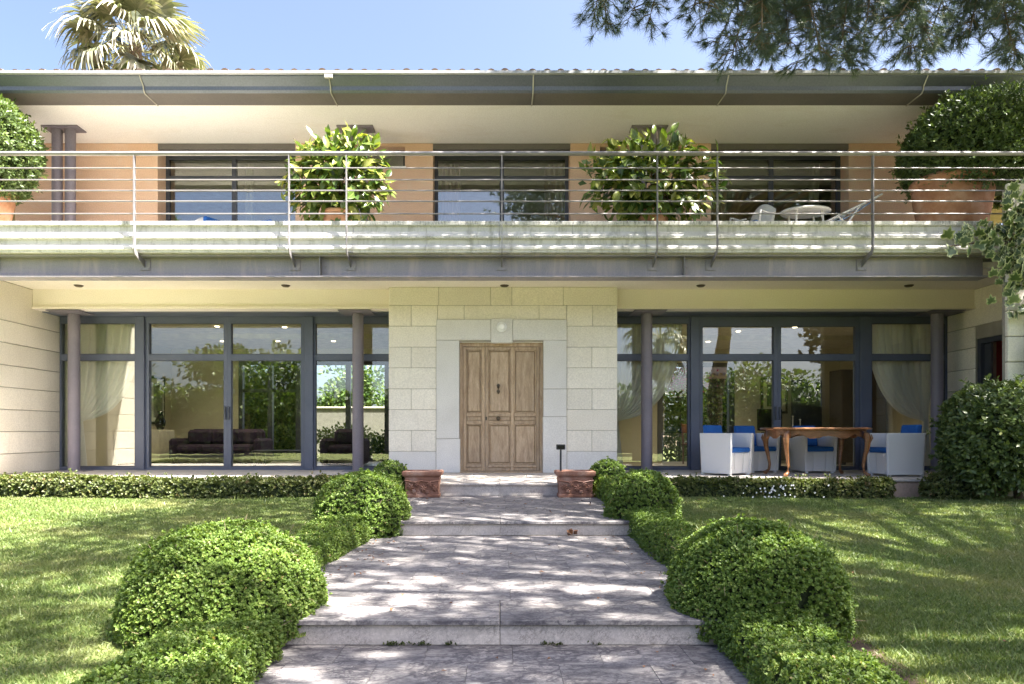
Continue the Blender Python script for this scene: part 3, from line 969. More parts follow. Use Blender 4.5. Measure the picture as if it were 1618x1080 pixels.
# --- balcony: slab, stone fascia, steel beam
MB().box(-14, 9.1, 10.80, 14.4, 4.02, 4.42).build('balcony_slab', M['white'], villa)
MB().box(-14, 7.92, 10.80, 13.58, 4.425, 4.44).build('balcony_floor', M['patio'], villa)
prof = [(10.86, 4.03), (10.70, 4.03), (10.695, 4.06), (10.675, 4.075), (10.675, 4.105), (10.70, 4.135), (10.735, 4.165), (10.745, 4.24), (10.70, 4.245), (10.675, 4.255), (10.675, 4.285),
        (10.70, 4.30), (10.745, 4.37), (10.75, 4.45), (10.71, 4.455), (10.70, 4.465), (10.70, 4.515), (10.71, 4.525), (10.86, 4.525)]
fascia = empty('balcony_fascia', parent=villa)
xs = np.arange(-13.81, 8.0, 1.15)
xs = list(xs) + [7.72]
xs = [x for i, x in enumerate(xs) if i == len(xs) - 1 or x < 7.4]
for a, c in zip(xs[:-1], xs[1:]):
    MB().prismx(prof, a + .0025, c - .0025).build('fascia_stone', M['fascia'], fascia)
beam = empty('steel_beam', parent=villa)
b = MB(); b.box(-14, 7.72, 10.93, 10.95, 3.69, 3.995); b.build('web', M['beam'], beam)
b = MB(); b.box(-14, 7.72, 10.78, 11.0, 3.995, 4.02); b.build('flange', M['beam'], beam)
b = MB(); b.box(-14, 7.72, 10.78, 11.06, 3.665, 3.69); b.build('flange', M['beam'], beam)
for x in (-8.45, -2.85, 2.92):
    b = MB(); b.box(x - .006, x + .006, 10.80, 10.929, 3.691, 3.994); b.build('stiffener', M['railing'], beam)
    for s in (.07, .16, .25):
        b = MB(); b.tube([(x + .06, 10.929, 3.70 + s), (x + .06, 10.912, 3.70 + s)], .014, 6); b.build('bolt', M['beam'], beam)

# --- upper wall with window openings
upw = MB()
ZF = 4.42
def wallseg(a, c, z0, z1, y0=YU, y1=YU + .36): MB().box(a, c, y0, y1, z0, z1).build('upper_wall', M['orange'], villa)
HZ = 6.965
wallseg(-9.65, -6.81, ZF, HZ); wallseg(-4.07, -3.45, ZF, HZ); wallseg(-3.45, -1.89, ZF, 6.51); wallseg(-3.45, -1.89, 6.90, HZ)
wallseg(-1.89, -1.335, ZF, HZ); wallseg(1.40, 1.99, ZF, HZ); wallseg(1.99, 3.6, ZF, 6.51); wallseg(1.99, 3.6, 6.90, HZ); wallseg(3.6, 4.2, ZF, HZ); wallseg(6.94, 9.25, ZF, HZ)
def upper_window(a, c, mulls, zt, name='upper_window'):
    w = empty(name, parent=villa)
    y = 13.93; z1 = 6.85
    b = MB(); e = .07
    b.box(a, a + e, y, y + .08, ZF, z1); b.box(c - e, c, y, y + .08, ZF, z1); b.box(a + e, c - e, y, y + .08, z1 - .07, z1)
    b.box(a + e, c - e, y + .005, y + .075, zt, zt + .085)
    for m in mulls: b.box(m - .045, m + .045, y - .004, y + .084, ZF, z1 - .07)
    b.build('window_frame', M['frame_dark'], w)
    MB().box(a, c, YU + .004, y + .1, z1 + .001, HZ - .002).build('lintel_board', M['darkboard'], w)
    xs_ = [a + e] + list(mulls) + [c - e]
    for p, q in zip(xs_[:-1], xs_[1:]):
        MB().box(p + .046 if p in mulls else p, q - .046 if q in mulls else q, y + .03, y + .042, ZF, zt).build('pane', M['glass_up'], w)
        MB().box(p + .046 if p in mulls else p, q - .046 if q in mulls else q, y + .03, y + .042, zt + .085, z1 - .07).build('pane', M['glass_up'], w)
    return w
upper_window(-6.81, -4.07, [-5.42], 6.36)
upper_window(-1.335, 1.40, [0.04], 6.36)
upper_window(4.2, 6.94, [5.53], 6.36)
for a, c in ((-3.45, -1.89), (1.99, 3.6)):
    w = empty('strip_window', parent=villa)
    b = MB(); b.box(a, c, 13.80, 13.86, 6.51, 6.57); b.box(a, c, 13.80, 13.86, 6.84, 6.90); b.box(a, a + .06, 13.80, 13.86, 6.57, 6.84); b.box(c - .06, c, 13.80, 13.86, 6.57, 6.84)
    b.build('window_frame', M['frame_dark'], w)
    MB().box(a + .06, c - .06, 13.825, 13.835, 6.57, 6.84).build('pane', M['glass_up'], w)
    MB().cbox(a - .02, c + .02, 13.585, 13.86, 6.48, 6.51, .004).build('window_sill', M['white'], w)
# upper rooms
b = MB()
b.box(-9.6, 9.2, 18.0, 18.1, ZF, 7.1); b.box(-9.7, -9.6, 13.97, 18.1, ZF, 7.1); b.box(9.2, 9.3, 13.97, 18.1, ZF, 7.1)
for x in (-3.6, 3.6): b.box(x - .05, x + .05, 13.97, 18, ZF, 7.05)
b.build('upper_room_wall', M['interior'], villa)
MB().box(-9.6, 9.2, 13.97, 18, 6.95, 7.0).build('upper_room_ceiling', M['ceiling'], villa)
MB().box(-9.6, 9.2, 13.97, 18, 4.40, 4.43).build('upper_room_floor', M['intfloor'], villa)

# --- roof: soffit, gutter, tiles
MB().box(-16, 16, 12.03, 13.98, ZU, ZU + .12).build('roof_soffit', M['white'], villa)
roof = empty('roof', parent=villa)
MB().box(-16, 16, 11.60, 12.028, ZU - .002, ZU + .1).build('soffit_board', M['darkboard'], roof)
gp = [(11.598, 6.965), (11.56, 7.00), (11.55, 7.06), (11.43, 7.17), (11.43, 7.185), (11.60, 7.19)]
MB().prismx(gp, -16, 16).build('gutter', M['gutter'], roof)
MB().prismx([(11.41, 7.186), (11.385, 7.20), (11.385, 7.245), (11.40, 7.25), (11.62, 7.25), (11.62, 7.192)], -16, 16).build('gutter_rim', M['zinc_rim'], roof)
for x in (-6.02, -2.86, 0.56, 3.82, 7.15):
    b = MB(); b.tube([(x, 11.412, 7.18), (x, 11.535, 7.055), (x, 11.545, 7.0), (x, 11.585, 6.955), (x, 12.03, 6.962)], .012, 6); b.build('joint_strap', M['strap'], roof)
b = MB(); b.cbox(-2.93, -2.79, 11.38, 11.43, 7.12, 7.184, .006); b.build('leaf_outlet', M['strap'], roof)
b = MB(); b.add([(-16, 11.5, 7.16), (16, 11.5, 7.16), (16, 19, 8.5), (-16, 19, 8.5)], [(0, 1, 2, 3)]); b.add([(-16, 19, 8.5), (16, 19, 8.5), (16, 24.5, 7.3), (-16, 24.5, 7.3)], [(0, 1, 2, 3)])
b.build('roof_deck', M['roof'], roof)
tb = MB()
n = 7
pts = []
for yy, zz_, r_ in ((0, 0, .078), (2.2, .394, .078)):
    for k in range(n):
        a = math.pi * k / (n - 1)
        pts.append((math.cos(a) * r_, yy, zz_ + math.sin(a) * r_))
tb.add(pts, [(k, k + 1, n + k + 1, n + k) for k in range(n - 1)] + [tuple(range(n))], True)
tile_me = tb.mesh('roof_tile', M['roof'])
for x in np.arange(-11.9, 11.9, .235):
    link('roof_tile', tile_me, roof, (x + random.uniform(-.01, .01), 11.45 + random.uniform(-.02, .01), 7.230 + random.uniform(-.006, .006)))

# --- ground floor rooms
inner = MB()
inner.box(-8.6, -8.42, YG + .1, 17.5, PZ, 3.5); inner.box(-2.0, -1.9, YG + .31, 17.5, PZ, 3.5); inner.box(2.0, 2.1, YG + .31, 17.5, PZ, 3.5); inner.box(8.7, 8.9, YG + .1, 17.5, PZ, 3.5)
inner.box(-8.6, -6.7, 17.5, 17.7, PZ, 3.5); inner.box(-6.7, -2.0, 17.5, 17.7, 3.05, 3.5)
inner.box(-1.999, 4.05, 17.5, 17.7, PZ, 3.5); inner.box(4.05, 6.0, 17.5, 17.7, 3.0, 3.5); inner.box(6.0, 8.9, 17.5, 17.7, PZ, 3.5)
inner.build('interior_wall', M['interior'], villa)
MB().box(-8.6, 8.9, YG + .06, 17.5, 3.47, 3.52).build('interior_ceiling', M['ceiling'], villa)
cv = MB(); cv.box(-8.42, -2.0, 15.6, 17.5, 3.36, 3.469); cv.box(2.1, 8.7, 15.9, 17.5, 3.36, 3.469)
cv.build('dropped_ceiling', M['ceiling'], villa)
MB().box(-8.6, 8.9, YG + .051, 17.5, PZ - .06, PZ - .005).build('interior_floor', M['intfloor'], villa)
for x, y, z in ((-7.5, 14.6, 3.465), (-6.0, 14.5, 3.465), (-4.6, 14.6, 3.465), (-6.5, 16.0, 3.355), (-5.2, 16.0, 3.355), (-3.9, 16.0, 3.355), (4.4, 15.0, 3.465), (4.8, 14.4, 3.465), (5.3, 15.2, 3.465), (6.3, 14.6, 3.465), (4.9, 16.1, 3.355)):
    b = MB(); b.lathe([(.001, -.012), (.045, -.012), (.05, 0)], (x, y, z), 12); b.build('downlight', M['lamp'], villa)
    ld = bpy.data.lights.new('downlight_beam', 'SPOT'); ld.energy = 8.0; ld.color = (1.0, .84, .62); ld.spot_size = R(120); ld.spot_blend = .6; ld.shadow_soft_size = .04
    lo_ = bpy.data.objects.new('downlight_beam', ld); COL.objects.link(lo_); lo_.location = (x, y, z - .02); lo_.parent = villa
rw = empty('rear_window', parent=villa)
b = MB()
for x in (-6.66, -5.9, -5.18, -3.9, -2.9, -2.04): b.box(x - .06, x + .06, 17.52, 17.66, PZ, 3.05)
b.box(-6.6, -5.18, 17.54, 17.64, 2.25, 2.34); b.box(-6.6, -2.1, 17.53, 17.65, 2.95, 3.05); b.box(-6.6, -2.1, 17.53, 17.65, PZ, PZ + .08)
b.build('window_frame', M['frame_dark'], rw)
b = MB()
for x in (4.10, 5.93): b.box(x - .07, x + .07, 17.48, 17.66, PZ, 3.0)
b.box(4.1, 5.93, 17.5, 17.66, 2.9, 3.0)
b.build('rear_door_frame', M['frame_dark'], villa)

# ------------------------------------------------------------------ balcony railing
rail = tag(empty('balcony_railing'), 'galvanised balcony railing with round handrail and five thin horizontal bars', 'railing')
YR = 10.60
b = MB(); b.tube([(-14, YR, 5.536), (8.9, YR, 5.536)], .034, 14); b.build('handrail', M['railing'], rail)
for z in (5.31, 5.128, 4.961, 4.795, 4.602):
    b = MB(); b.tube([(-14, YR, z), (8.9, YR, z)], .0115, 8); b.build('rail_bar', M['railing'], rail)
for x in (-10.6, -8.07, -5.67, -3.27, -2.38, 0.03, 2.44, 3.37, 5.78, 8.19):
    b = MB()
    t = .007
    yz = [(YR - .03, 5.505), (YR + .03, 5.505), (YR + .035, 4.15), (YR + .035, 4.05), (10.925, 3.95), (10.925, 3.84), (YR + .0, 3.98), (YR - .035, 4.06)]
    b.prismx(yz, x - t, x + t)
    p_ = b.build('railing_post', M['railing'], rail)
    b = MB(); b.box(x - .08, x + .08, 10.912, 10.928, 3.80, 3.985); b.build('bracket_plate', M['beam'], p_)
    for dx in (-.055, .055):
        for z in (3.825, 3.955):
            b = MB(); b.tube([(x + dx, 10.912, z), (x + dx, 10.898, z)], .013, 6); b.build('bolt', M['beam'], p_)

# ------------------------------------------------------------------ curtains
def curtain(name, label, fn, mat, nu=70, nv=40, group=None):
    b = MB(); b.grid(fn, nu, nv)
    o = b.build(name, M[mat], recalc=False)
    return tag(o, label, 'curtain', group)
def tied(xa, xb, xt, ztop, ztie, y, pleats, flip=1):
    """gathered towards (xt, ztie), then hanging loose to the floor"""
    ztail = PZ + .06
    def fn(u, v):
        if v < .72:
            t = v / .72
            # outer edge swings over in a catenary-like sweep, inner edge drops straight
            e = t ** 2.6
            x = (xa + (xb - xa) * u) * (1 - e) + (xt + (u - .5) * .10 * (1 if xb > xa else -1)) * e
            sag = .40 * u ** 1.5 * math.sin(math.pi * min(1, t ** 1.6)) * (1 - .2 * t)
            z = ztop + (ztie - ztop) * t - sag * t
        else:
            t = (v - .72) / .28
            x = xt + (u - .5) * (.10 + .16 * t) * (1 if xb > xa else -1) + .02 * t * (1 if xb > xa else -1)
            z = ztie + (ztail - ztie) * t - .0
        amp = .035 * (1 - .6 * min(1, v / .72)) + .008
        yy = y + amp * math.sin(u * pleats * 6.283 + 1.5 * math.sin(v * 3)) + .012 * math.sin(u * 37)
        return (x, yy, z)
    return fn
curtain('curtain', 'white sheer curtain tied back beside the outermost column of the living room window', tied(-8.5, -7.12, -8.33, 3.40, 1.45, YG + .16, 9), 'sheer')
curtain('curtain', 'white sheer curtain tied back next to the stone entrance, right of the front door', tied(2.18, 3.62, 2.30, 3.40, 1.45, YG + .18, 11), 'sheer')
curtain('curtain', 'white sheer curtain tied back behind the blue cushioned chair by the round bush', tied(8.62, 7.28, 8.45, 3.40, 1.45, YG + .16, 10), 'sheer')
def hang(xa, xb, z0, z1, y, pleats, amp=.04):
    return lambda u, v: (xa + (xb - xa) * u, y + amp * math.sin(u * pleats * 6.283) + .01 * math.sin(v * 5 + u * 20), z1 + (z0 - z1) * v)
curtain('curtain', 'dusty pink curtain hanging at the left of the middle upstairs window', hang(-1.22, -.82, ZF + .02, 6.78, 14.25, 4), 'pinkcurtain', 40, 6)
curtain('curtain', 'dusty pink curtain hanging at the right of the middle upstairs window', hang(.93, 1.33, ZF + .02, 6.78, 14.25, 4), 'pinkcurtain', 40, 6)
curtain('curtain', 'narrow white curtain beside the middle bar of the upstairs window near the left topiary', hang(-5.30, -5.12, ZF + .02, 6.78, 14.2, 2), 'creamcurtain', 30, 6)
curtain('curtain', 'cream curtain at the right of the upstairs window behind the deck chair', hang(6.42, 6.64, ZF + .02, 6.78, 14.2, 2), 'creamcurtain', 30, 6)
curtain('curtain', 'cream curtain at the left of the upstairs window, half behind the rubber plant', hang(4.5, 4.72, ZF + .02, 6.78, 14.2, 2), 'creamcurtain', 30, 6)

# ------------------------------------------------------------------ things in the rooms
def sofa(label, x0, x1, y, rz=0.0):
    w = x1 - x0
    s = tag(empty('sofa', ((x0 + x1) / 2, y, PZ), rz), label, 'sofa')
    h = w / 2
    MB().cbox(-h + .18, h - .18, -.45, .25, .012, .30, .03).build('base', M['sofa'], s)
    b = MB(); b.cbox(-h + .18, h - .18, .252, .48, .012, .82, .07); b.build('backrest', M['sofa'], s)
    for sx in (-1, 1):
        b = MB(); b.cbox(min(sx * h, sx * (h - .178)), max(sx * h, sx * (h - .178)), -.47, .46, .012, .60, .06); b.build('armrest', M['sofa'], s)
    n = 3 if w > 1.5 else 1
    for i in range(n):
        a = -h + .19 + (w - .38) * i / n; c = -h + .19 + (w - .38) * (i + 1) / n
        MB().cbox(a + .004, c - .004, -.50, .24, .302, .46, .05).build('seat_cushion', M['sofa'], s)
        MB().cbox(a + .004, c - .004, .05, .245, .465, .80, .06).build('back_cushion', M['sofa'], s)
sofa('long aubergine sofa against the back of the living room', -7.55, -5.45, 16.0)
sofa('aubergine armchair by the rear window, seen low through the glass near the column', -4.0, -3.05, 15.6)
pf = tag(empty('picture_frame', (-8.415, 16.75, 2.0)), 'tall dark framed print hanging on the living room side wall', 'picture')
MB().box(0, .03, -.36, .36, -.58, .58).build('frame', M['black'], pf)
MB().box(.031, .034, -.30, .30, -.52, .52).build('mount', M['whitepaint'], pf)
MB().box(.035, .037, -.22, .22, -.42, .42).build('print', M['print_grey'], pf)
tag(MB().cbox(-7.0, -6.78, 17.47, 17.498, 2.2, 2.33, .004).build('thermostat', M['whitepaint']), 'small white control plate on the living room back wall', 'control plate')
sb = tag(empty('sideboard', (-8.08, 15.6, PZ)), 'pale low sideboard in the corner under the framed print', 'sideboard')
MB().cbox(-.3, .3, -.75, .75, .08, .80, .01).build('cabinet', M['ceiling'], sb)
for yy in (-.7, .7): MB().cbox(-.25, .25, yy - .03, yy + .03, 0, .08, .004).build('foot', M['black'], sb)
for yy in (-.36, .36): MB().cbox(.301, .312, yy - .34, yy + .34, .11, .77, .003).build('cabinet_door', M['ceiling'], sb)
va = tag(empty('vase', (-8.0, 16.1, PZ + .801)), 'dark glazed vase on the sideboard in the living room', 'vase')
b = MB(); b.lathe([(.001, 0), (.07, .002), (.11, .1), (.12, .2), (.07, .32), (.05, .38), (.075, .43), (.06, .43), (.04, .37)], n=20); b.build('body', M['blackgloss'], va)
ct = tag(empty('coffee_table', (-4.7, 14.9, PZ)), 'low black coffee table seen through the sliding door', 'table')
MB().cbox(-.6, .6, -.35, .35, .30, .35, .008).build('table_top', M['black'], ct)
for sx in (-1, 1):
    for sy in (-1, 1): MB().cbox(sx * .54 - .025, sx * .54 + .025, sy * .3 - .025, sy * .3 + .025, .006, .30, .004).build('leg', M['black'], ct)
# dining room
pg = tag(empty('picture_frame', (7.0, 17.44, 2.16)), 'dark framed green landscape hanging in the dining room', 'picture')
MB().box(-.34, .34, .0, .04, -.46, .46).build('frame', M['bronze'], pg)
MB().box(-.28, .28, -.004, -.001, -.40, .40).build('mount', M['ceiling'], pg)
MB().box(-.19, .19, -.009, -.005, -.28, .28).build('print', M['print_green'], pg)
tv = tag(empty('television', (6.55, 16.6, PZ + .72), R(25)), 'black flat television standing on the dining room cabinet', 'television')
MB().cbox(-.40, .40, -.02, .02, .06, .58, .006).build('screen', M['blackgloss'], tv)
MB().cbox(-.18, .18, -.10, .10, 0, .02, .004).build('foot', M['black'], tv)
MB().cbox(-.04, .04, -.015, .015, .02, .062, .003).build('neck', M['black'], tv)
cb = tag(empty('cabinet', (6.9, 16.7, PZ)), 'long low dark cabinet below the television', 'cabinet')
MB().cbox(-1.0, 1.0, -.25, .25, .06, .72, .008).build('body', M['bronze'], cb)
for i in range(3): MB().cbox(-.98 + i * .66, -.36 + i * .66, -.262, -.251, .1, .69, .003).build('cabinet_door', M['bronze'], cb)
for sx in (-.9, .9): MB().cbox(sx - .04, sx + .04, -.2, .2, .005, .06, .004).build('foot', M['black'], cb)
for i, (x, h_) in enumerate(((7.12, .42), (7.30, .34))):
    c_ = tag(empty('candlestick', (x, 16.62, PZ + .72)), ('taller' if i == 0 else 'shorter') + ' of the two glass candlesticks beside the television', 'candlestick', 'candlesticks on the cabinet')
    b = MB(); b.lathe([(.001, 0), (.05, .003), (.045, .02), (.012, .04), (.018, h_ * .5), (.012, h_ * .55), (.014, h_ - .03), (.03, h_), (.001, h_)], n=14); b.build('stem', M['whitepaint'], c_)
ch = tag(empty('dining_chair', (4.55, 15.9, PZ), R(20)), 'brown wooden dining chair inside, seen through the glass beside the garden opening', 'chair')
for sx in (-1, 1):
    b = MB(); b.tube([(sx * .2, -.2, .0), (sx * .21, -.2, .44)], [.018, .024], 8); b.build('leg', M['walnut'], ch)
    b = MB(); b.tube([(sx * .2, .2, 0), (sx * .2, .2, .45), (sx * .19, .27, .95)], [.018, .024, .018], 8); b.build('leg', M['walnut'], ch)
MB().cbox(-.23, .23, -.23, .23, .441, .48, .012).build('seat', M['walnut'], ch)
MB().cbox(-.185, .185, .235, .262, .72, .93, .01).build('backrest', M['walnut'], ch)
cu = tag(empty('tall_cupboard', (8.15, 15.6, PZ)), 'tall dark cupboard in the dining room behind the curtain at the terrace end', 'cupboard')
MB().cbox(-.5, .5, -.28, .28, .06, 2.15, .01).build('carcass', M['bronze'], cu)
for sx in (-1, 1):
    d_ = MB().cbox(min(sx * .495, sx * .004), max(sx * .495, sx * .004), -.305, -.282, .09, 2.12, .006).build('cupboard_door', M['bronze'], cu)
    MB().cbox(sx * .05 - .012, sx * .05 + .012, -.335, -.306, 1.0, 1.16, .004).build('handle', M['black'], d_)
    MB().cbox(sx * .42 - .05, sx * .42 + .05, -.24, .24, 0.003, .06, .004).build('foot', M['black'], cu)
MB().cbox(7.45, 8.2, 17.40, 17.495, PZ, 2.55, .006).build('inner_door', M['frame'], villa)

# ------------------------------------------------------------------ terrace dining set
def tub_chair_meshes():
    def panel(b, p, th, z0, z1, tap):
        """vertical slab following plan points p, narrowing towards the floor"""
        def at(q, z):
            k = 1 - tap * (1 - z / .72)
            return (q[0] * k, q[1] * k, z)
        n = len(p)
        for i in range(n - 1):
            (ax, ay), (bx, by) = p[i], p[i + 1]
            d = Vector((bx - ax, by - ay)); nrm = Vector((-d.y, d.x)).normalized() * th
            A = (ax, ay); B = (bx, by); Ai = (ax + nrm.x, ay + nrm.y); Bi = (bx + nrm.x, by + nrm.y)
            q = [at(A, z0), at(B, z0), at(Bi, z0), at(Ai, z0), at(A, z1), at(B, z1), at(Bi, z1), at(Ai, z1)]
            b.add(q, [(0, 3, 2, 1), (4, 5, 6, 7), (0, 1, 5, 4), (1, 2, 6, 5), (2, 3, 7, 6), (3, 0, 4, 7)])
    W, D = .31, .35
    sh = MB()
    # the chair faces -y: front edge bows slightly, back corners are cut
    panel(sh, [(W, -D), (W, D - .06), (W - .06, D), (-W + .06, D), (-W, D - .06), (-W, -D)], .055, .025, .72, .07)
    panel(sh, [(-W + .056, -D + .02), (-.12, -D + .05), (.12, -D + .05), (W - .056, -D + .02)], .05, .03, .39, .07)
    sh.add([(-W + .05, -D + .06, .385), (W - .05, -D + .06, .385), (W - .05, D - .05, .385), (-W + .05, D - .05, .385)], [(0, 1, 2, 3)])
    sc = MB(); sc.cbox(-W + .062, W - .062, -D + .01, D - .16, .392, .475, .025)
    bc = MB()
    yb = D - .075
    v = [(-.225, yb - .10, .478), (.225, yb - .10, .478), (.225, yb, .478), (-.225, yb, .478), (-.205, yb - .05, .86), (.205, yb - .05, .86), (.205, yb + .055, .86), (-.205, yb + .055, .86)]
    bc.add(v, [(0, 3, 2, 1), (4, 5, 6, 7), (0, 1, 5, 4), (1, 2, 6, 5), (2, 3, 7, 6), (3, 0, 4, 7)])
    ft = MB(); ft.cbox(-.025, .025, -.025, .025, 0, .027, .004)
    return sh.mesh('shell', M['weave']), sc.mesh('seat_cushion', M['blue']), bc.mesh('back_cushion', M['blue']), ft.mesh('foot', M['whitepaint'])
TUB = tub_chair_meshes()
def bevel(o, w=.01, seg=2):
    m = o.modifiers.new('soft', 'BEVEL'); m.width = w; m.segments = seg; m.limit_method = 'ANGLE'
    return o
def tub_chair(x, y, fx, fy, label):
    t = tag(empty('tub_chair', (x, y, PZ + .001), math.atan2(fy, fx) + math.pi / 2), label, 'chair', 'white tub chairs around the terrace table')
    bevel(link('shell', TUB[0], t), .012)
    bevel(link('seat_cushion', TUB[1], t), .02, 3)
    bevel(link('back_cushion', TUB[2], t), .025, 3)
    for sx in (-1, 1):
        for sy in (-1, 1): link('foot', TUB[3], t, (sx * .24, sy * .28, 0))
tub_chair(3.92, 11.90, .56, -.83, 'white woven tub chair nearest the front door, turned with its side to the lawn')
tub_chair(4.72, 12.72, .30, -.95, 'white woven tub chair half hidden behind the one nearest the front door')
tub_chair(5.75, 12.62, .06, -1.0, 'white woven tub chair seen between the table legs, facing the lawn')
tub_chair(6.70, 11.56, -1.0, -.06, 'white woven tub chair at the table end next to the big round bush')
tb = tag(empty('dining_table', (5.38, 11.68, PZ)), 'carved walnut dining table with curved cabriole legs on the terrace', 'table')
def ell(a, bb, n=48, p=2.6):
    out = []
    for k in range(n):
        t = 2 * math.pi * k / n
        c, s = math.cos(t), math.sin(t)
        out.append((a * math.copysign(abs(c) ** (2 / p), c), bb * math.copysign(abs(s) ** (2 / p), s)))
    return out
def slab(b, rings):
    n = len(rings[0][0])
    v = [(x, y, z) for ring, z in rings for x, y in ring]
    f_ = [tuple(range(n))[::-1], tuple((len(rings) - 1) * n + k for k in range(n))]
    for i in range(len(rings) - 1):
        f_ += [(i * n + k, i * n + (k + 1) % n, (i + 1) * n + (k + 1) % n, (i + 1) * n + k) for k in range(n)]
    b.add(v, f_)
b = MB(); slab(b, [(ell(.86, .56), .775), (ell(.885, .585), .785), (ell(.885, .585), .80), (ell(.87, .57), .812)]); b.build('table_top', M['walnut'], tb)
b = MB()
E = ell(.78, .49, 64)
n = 64
v = []
for k, (x, y) in enumerate(E):
    zb = .665 + .03 * math.cos(k / n * 2 * math.pi * 12) - .02 * math.cos(k / n * 4 * math.pi * 2)
    v += [(x, y, zb), (x, y, .774), (x * .96, y * .96, .774), (x * .96, y * .96, zb)]
f_ = []
for k in range(n):
    q = (k + 1) % n
    for i in range(4):
        j = (i + 1) % 4
        f_.append((k * 4 + i, q * 4 + i, q * 4 + j, k * 4 + j))
b.add(v, f_); b.build('scalloped_apron', M['walnut'], tb)
for sx in (-1, 1):
    for sy in (-1, 1):
        lg = MB()
        d = Vector((sx * .8, sy * .6)).normalized()
        prof_ = [(.0, .775, .052), (.03, .70, .055), (.055, .60, .050), (.045, .48, .040), (.01, .33, .031), (-.015, .18, .025), (.0, .08, .024), (.045, .035, .030), (.075, .03, .030), (.085, .05, .018)]
        lg.tube([(sx * .63 + d.x * o_, sy * .40 + d.y * o_, z) for o_, z, r_ in prof_], [r_ for o_, z, r_ in prof_], 10)
        lg.tube([(sx * .63 + d.x * .05, sy * .40 + d.y * .05, .03), (sx * .63 + d.x * .05, sy * .40 + d.y * .05, .001)], [.028, .022], 10)
        l_ = lg.build('leg', M['walnut'], tb)
        kn = MB(); kn.tube([(sx * .63 + d.x * .105, sy * .40 + d.y * .105, .70), (sx * .63 + d.x * .115, sy * .40 + d.y * .115, .64), (sx * .63 + d.x * .09, sy * .40 + d.y * .09, .56)], [.008, .02, .006], 8)
        kn.build('carved_knee', M['walnut'], l_)

# ------------------------------------------------------------------ planters by the steps, spotlight, pots
def planter(x, label):
    p = tag(empty('planter', (x, 9.72, .30)), label, 'planter', 'terracotta planters flanking the steps')
    b = MB()
    w, d = .245, .19
    def ring(k, z): return ([(-w * k, -d * k), (w * k, -d * k), (w * k, d * k), (-w * k, d * k)], z)
    slab(b, [ring(.98, .001), ring(1.0, .012), ring(1.0, .035), ring(.94, .05), ring(.96, .28), ring(1.02, .295), ring(1.10, .31), ring(1.12, .335), ring(1.12, .36), ring(1.06, .37), ring(.95, .37), ring(.93, .30)])
    o = b.build('box', M['terracotta_old'], p)
    MB().box(-.215, .215, -.165, .165, .302, .325).build('soil', M['soil'], p)
    for kx, zz_, r_ in ((-.16, .15, .05), (-.07, .19, .045), (.02, .13, .055), (.11, .19, .045), (.18, .13, .045), (-.11, .09, .03), (.07, .08, .03)):
        m_ = MB()
        for a in range(6):
            t = a * math.pi / 3 + kx * 9
            m_.tube([(kx, -d * .955 - .012, zz_), (kx + math.cos(t) * r_ * .6, -d * .955 - .018, zz_ + math.sin(t) * r_ * .6), (kx + math.cos(t + .3) * r_, -d * .955 - .004, zz_ + math.sin(t + .3) * r_)], [.008, .012, .004], 6)
        m_.build('relief', M['terracotta_old'], o)
    g_ = MB(); g_.tube([(-w, -d * .96, .24), (-.1, -d * .96 - .012, .215), (0, -d * .96 - .012, .235), (.1, -d * .96 - .012, .215), (w, -d * .96, .24)], .011, 6); g_.build('garland', M['terracotta_old'], o)
planter(-1.09, 'old terracotta box planter with relief, left of the steps to the door')
planter(1.06, 'old terracotta box planter with relief, right of the steps, with the spotlight')
sl = tag(empty('garden_spotlight', (.865, 9.74, .625)), 'small black spotlight on a stake in the right planter', 'spotlight')
b = MB(); b.cbox(-.013, .013, -.013, .013, 0, .34, .003); b.build('stake', M['black'], sl)
b = MB(); b.cbox(-.062, .062, -.04, .05, .34, .415, .006); b.build('lamp_head', M['black'], sl)
b = MB(); b.box(-.05, .05, -.046, -.041, .352, .40); b.build('lens', M['blackgloss'], sl)

def pot_profile(rr, rb, h):
    return [(.001, .0), (rb, .0), (rb * 1.03, .04), (rb + (rr - rb) * .62, h * .55), (rb + (rr - rb) * .85, h * .82), (rr * .93, h * .86), (rr * .94, h * .88), (rr * 1.0, h * .90), (rr * 1.02, h * .95), (rr, h), (rr * .93, h), (rr * .90, h * .92), (.001, h * .90)]
def dome_points(n, c, r, zlo=-0.95, sq=2.0, seed=1, amp=.06, freq=5.0):
    P = rng.normal(size=(n * 3, 3)); P = unit(P)
    P = P[P[:, 2] > zlo][:n]
    k = (np.abs(P) ** sq).sum(1, keepdims=True) ** (-1 / sq)
    S = P * k
    d = 1 + amp * lump(S, freq, seed)
    S = S * d[:, None]
    nrm = unit(P / np.array(r))
    return np.array(c) + S * np.array(r), nrm
def core_mesh(name, c, r, mat, parent, zlo=-.9, sq=2.0, seed=1, amp=.06, freq=5.0, shrink=.86):
    nu, nv = 24, 14
    v = []
    for j in range(nv + 1):
        ph = math.pi * j / nv
        for i in range(nu):
            th = 2 * math.pi * i / nu
            v.append((math.sin(ph) * math.cos(th), math.sin(ph) * math.sin(th), max(zlo, math.cos(ph))))
    A = np.array(v)
    k = (np.abs(A) ** sq).sum(1, keepdims=True) ** (-1 / sq)
    S = A * np.minimum(k, 1.5)
    S = S * (1 + amp * lump(S, freq, seed))[:, None] * shrink
    A = S * np.array(r) + np.array(c)
    f_ = [(j * nu + i, j * nu + (i + 1) % nu, (j + 1) * nu + (i + 1) % nu, (j + 1) * nu + i) for j in range(nv) for i in range(nu)]
    b = MB(); b.add(A, f_, True)
    return b.build(name, M[mat], parent)
M['innershade'] = mottled('inner_shade_leaf', (0.012, 0.022, 0.006), (0.035, 0.05, 0.015), 30, 0.9, 0.8, 60)  # near-black tone: the shade inside foliage is put into this colour
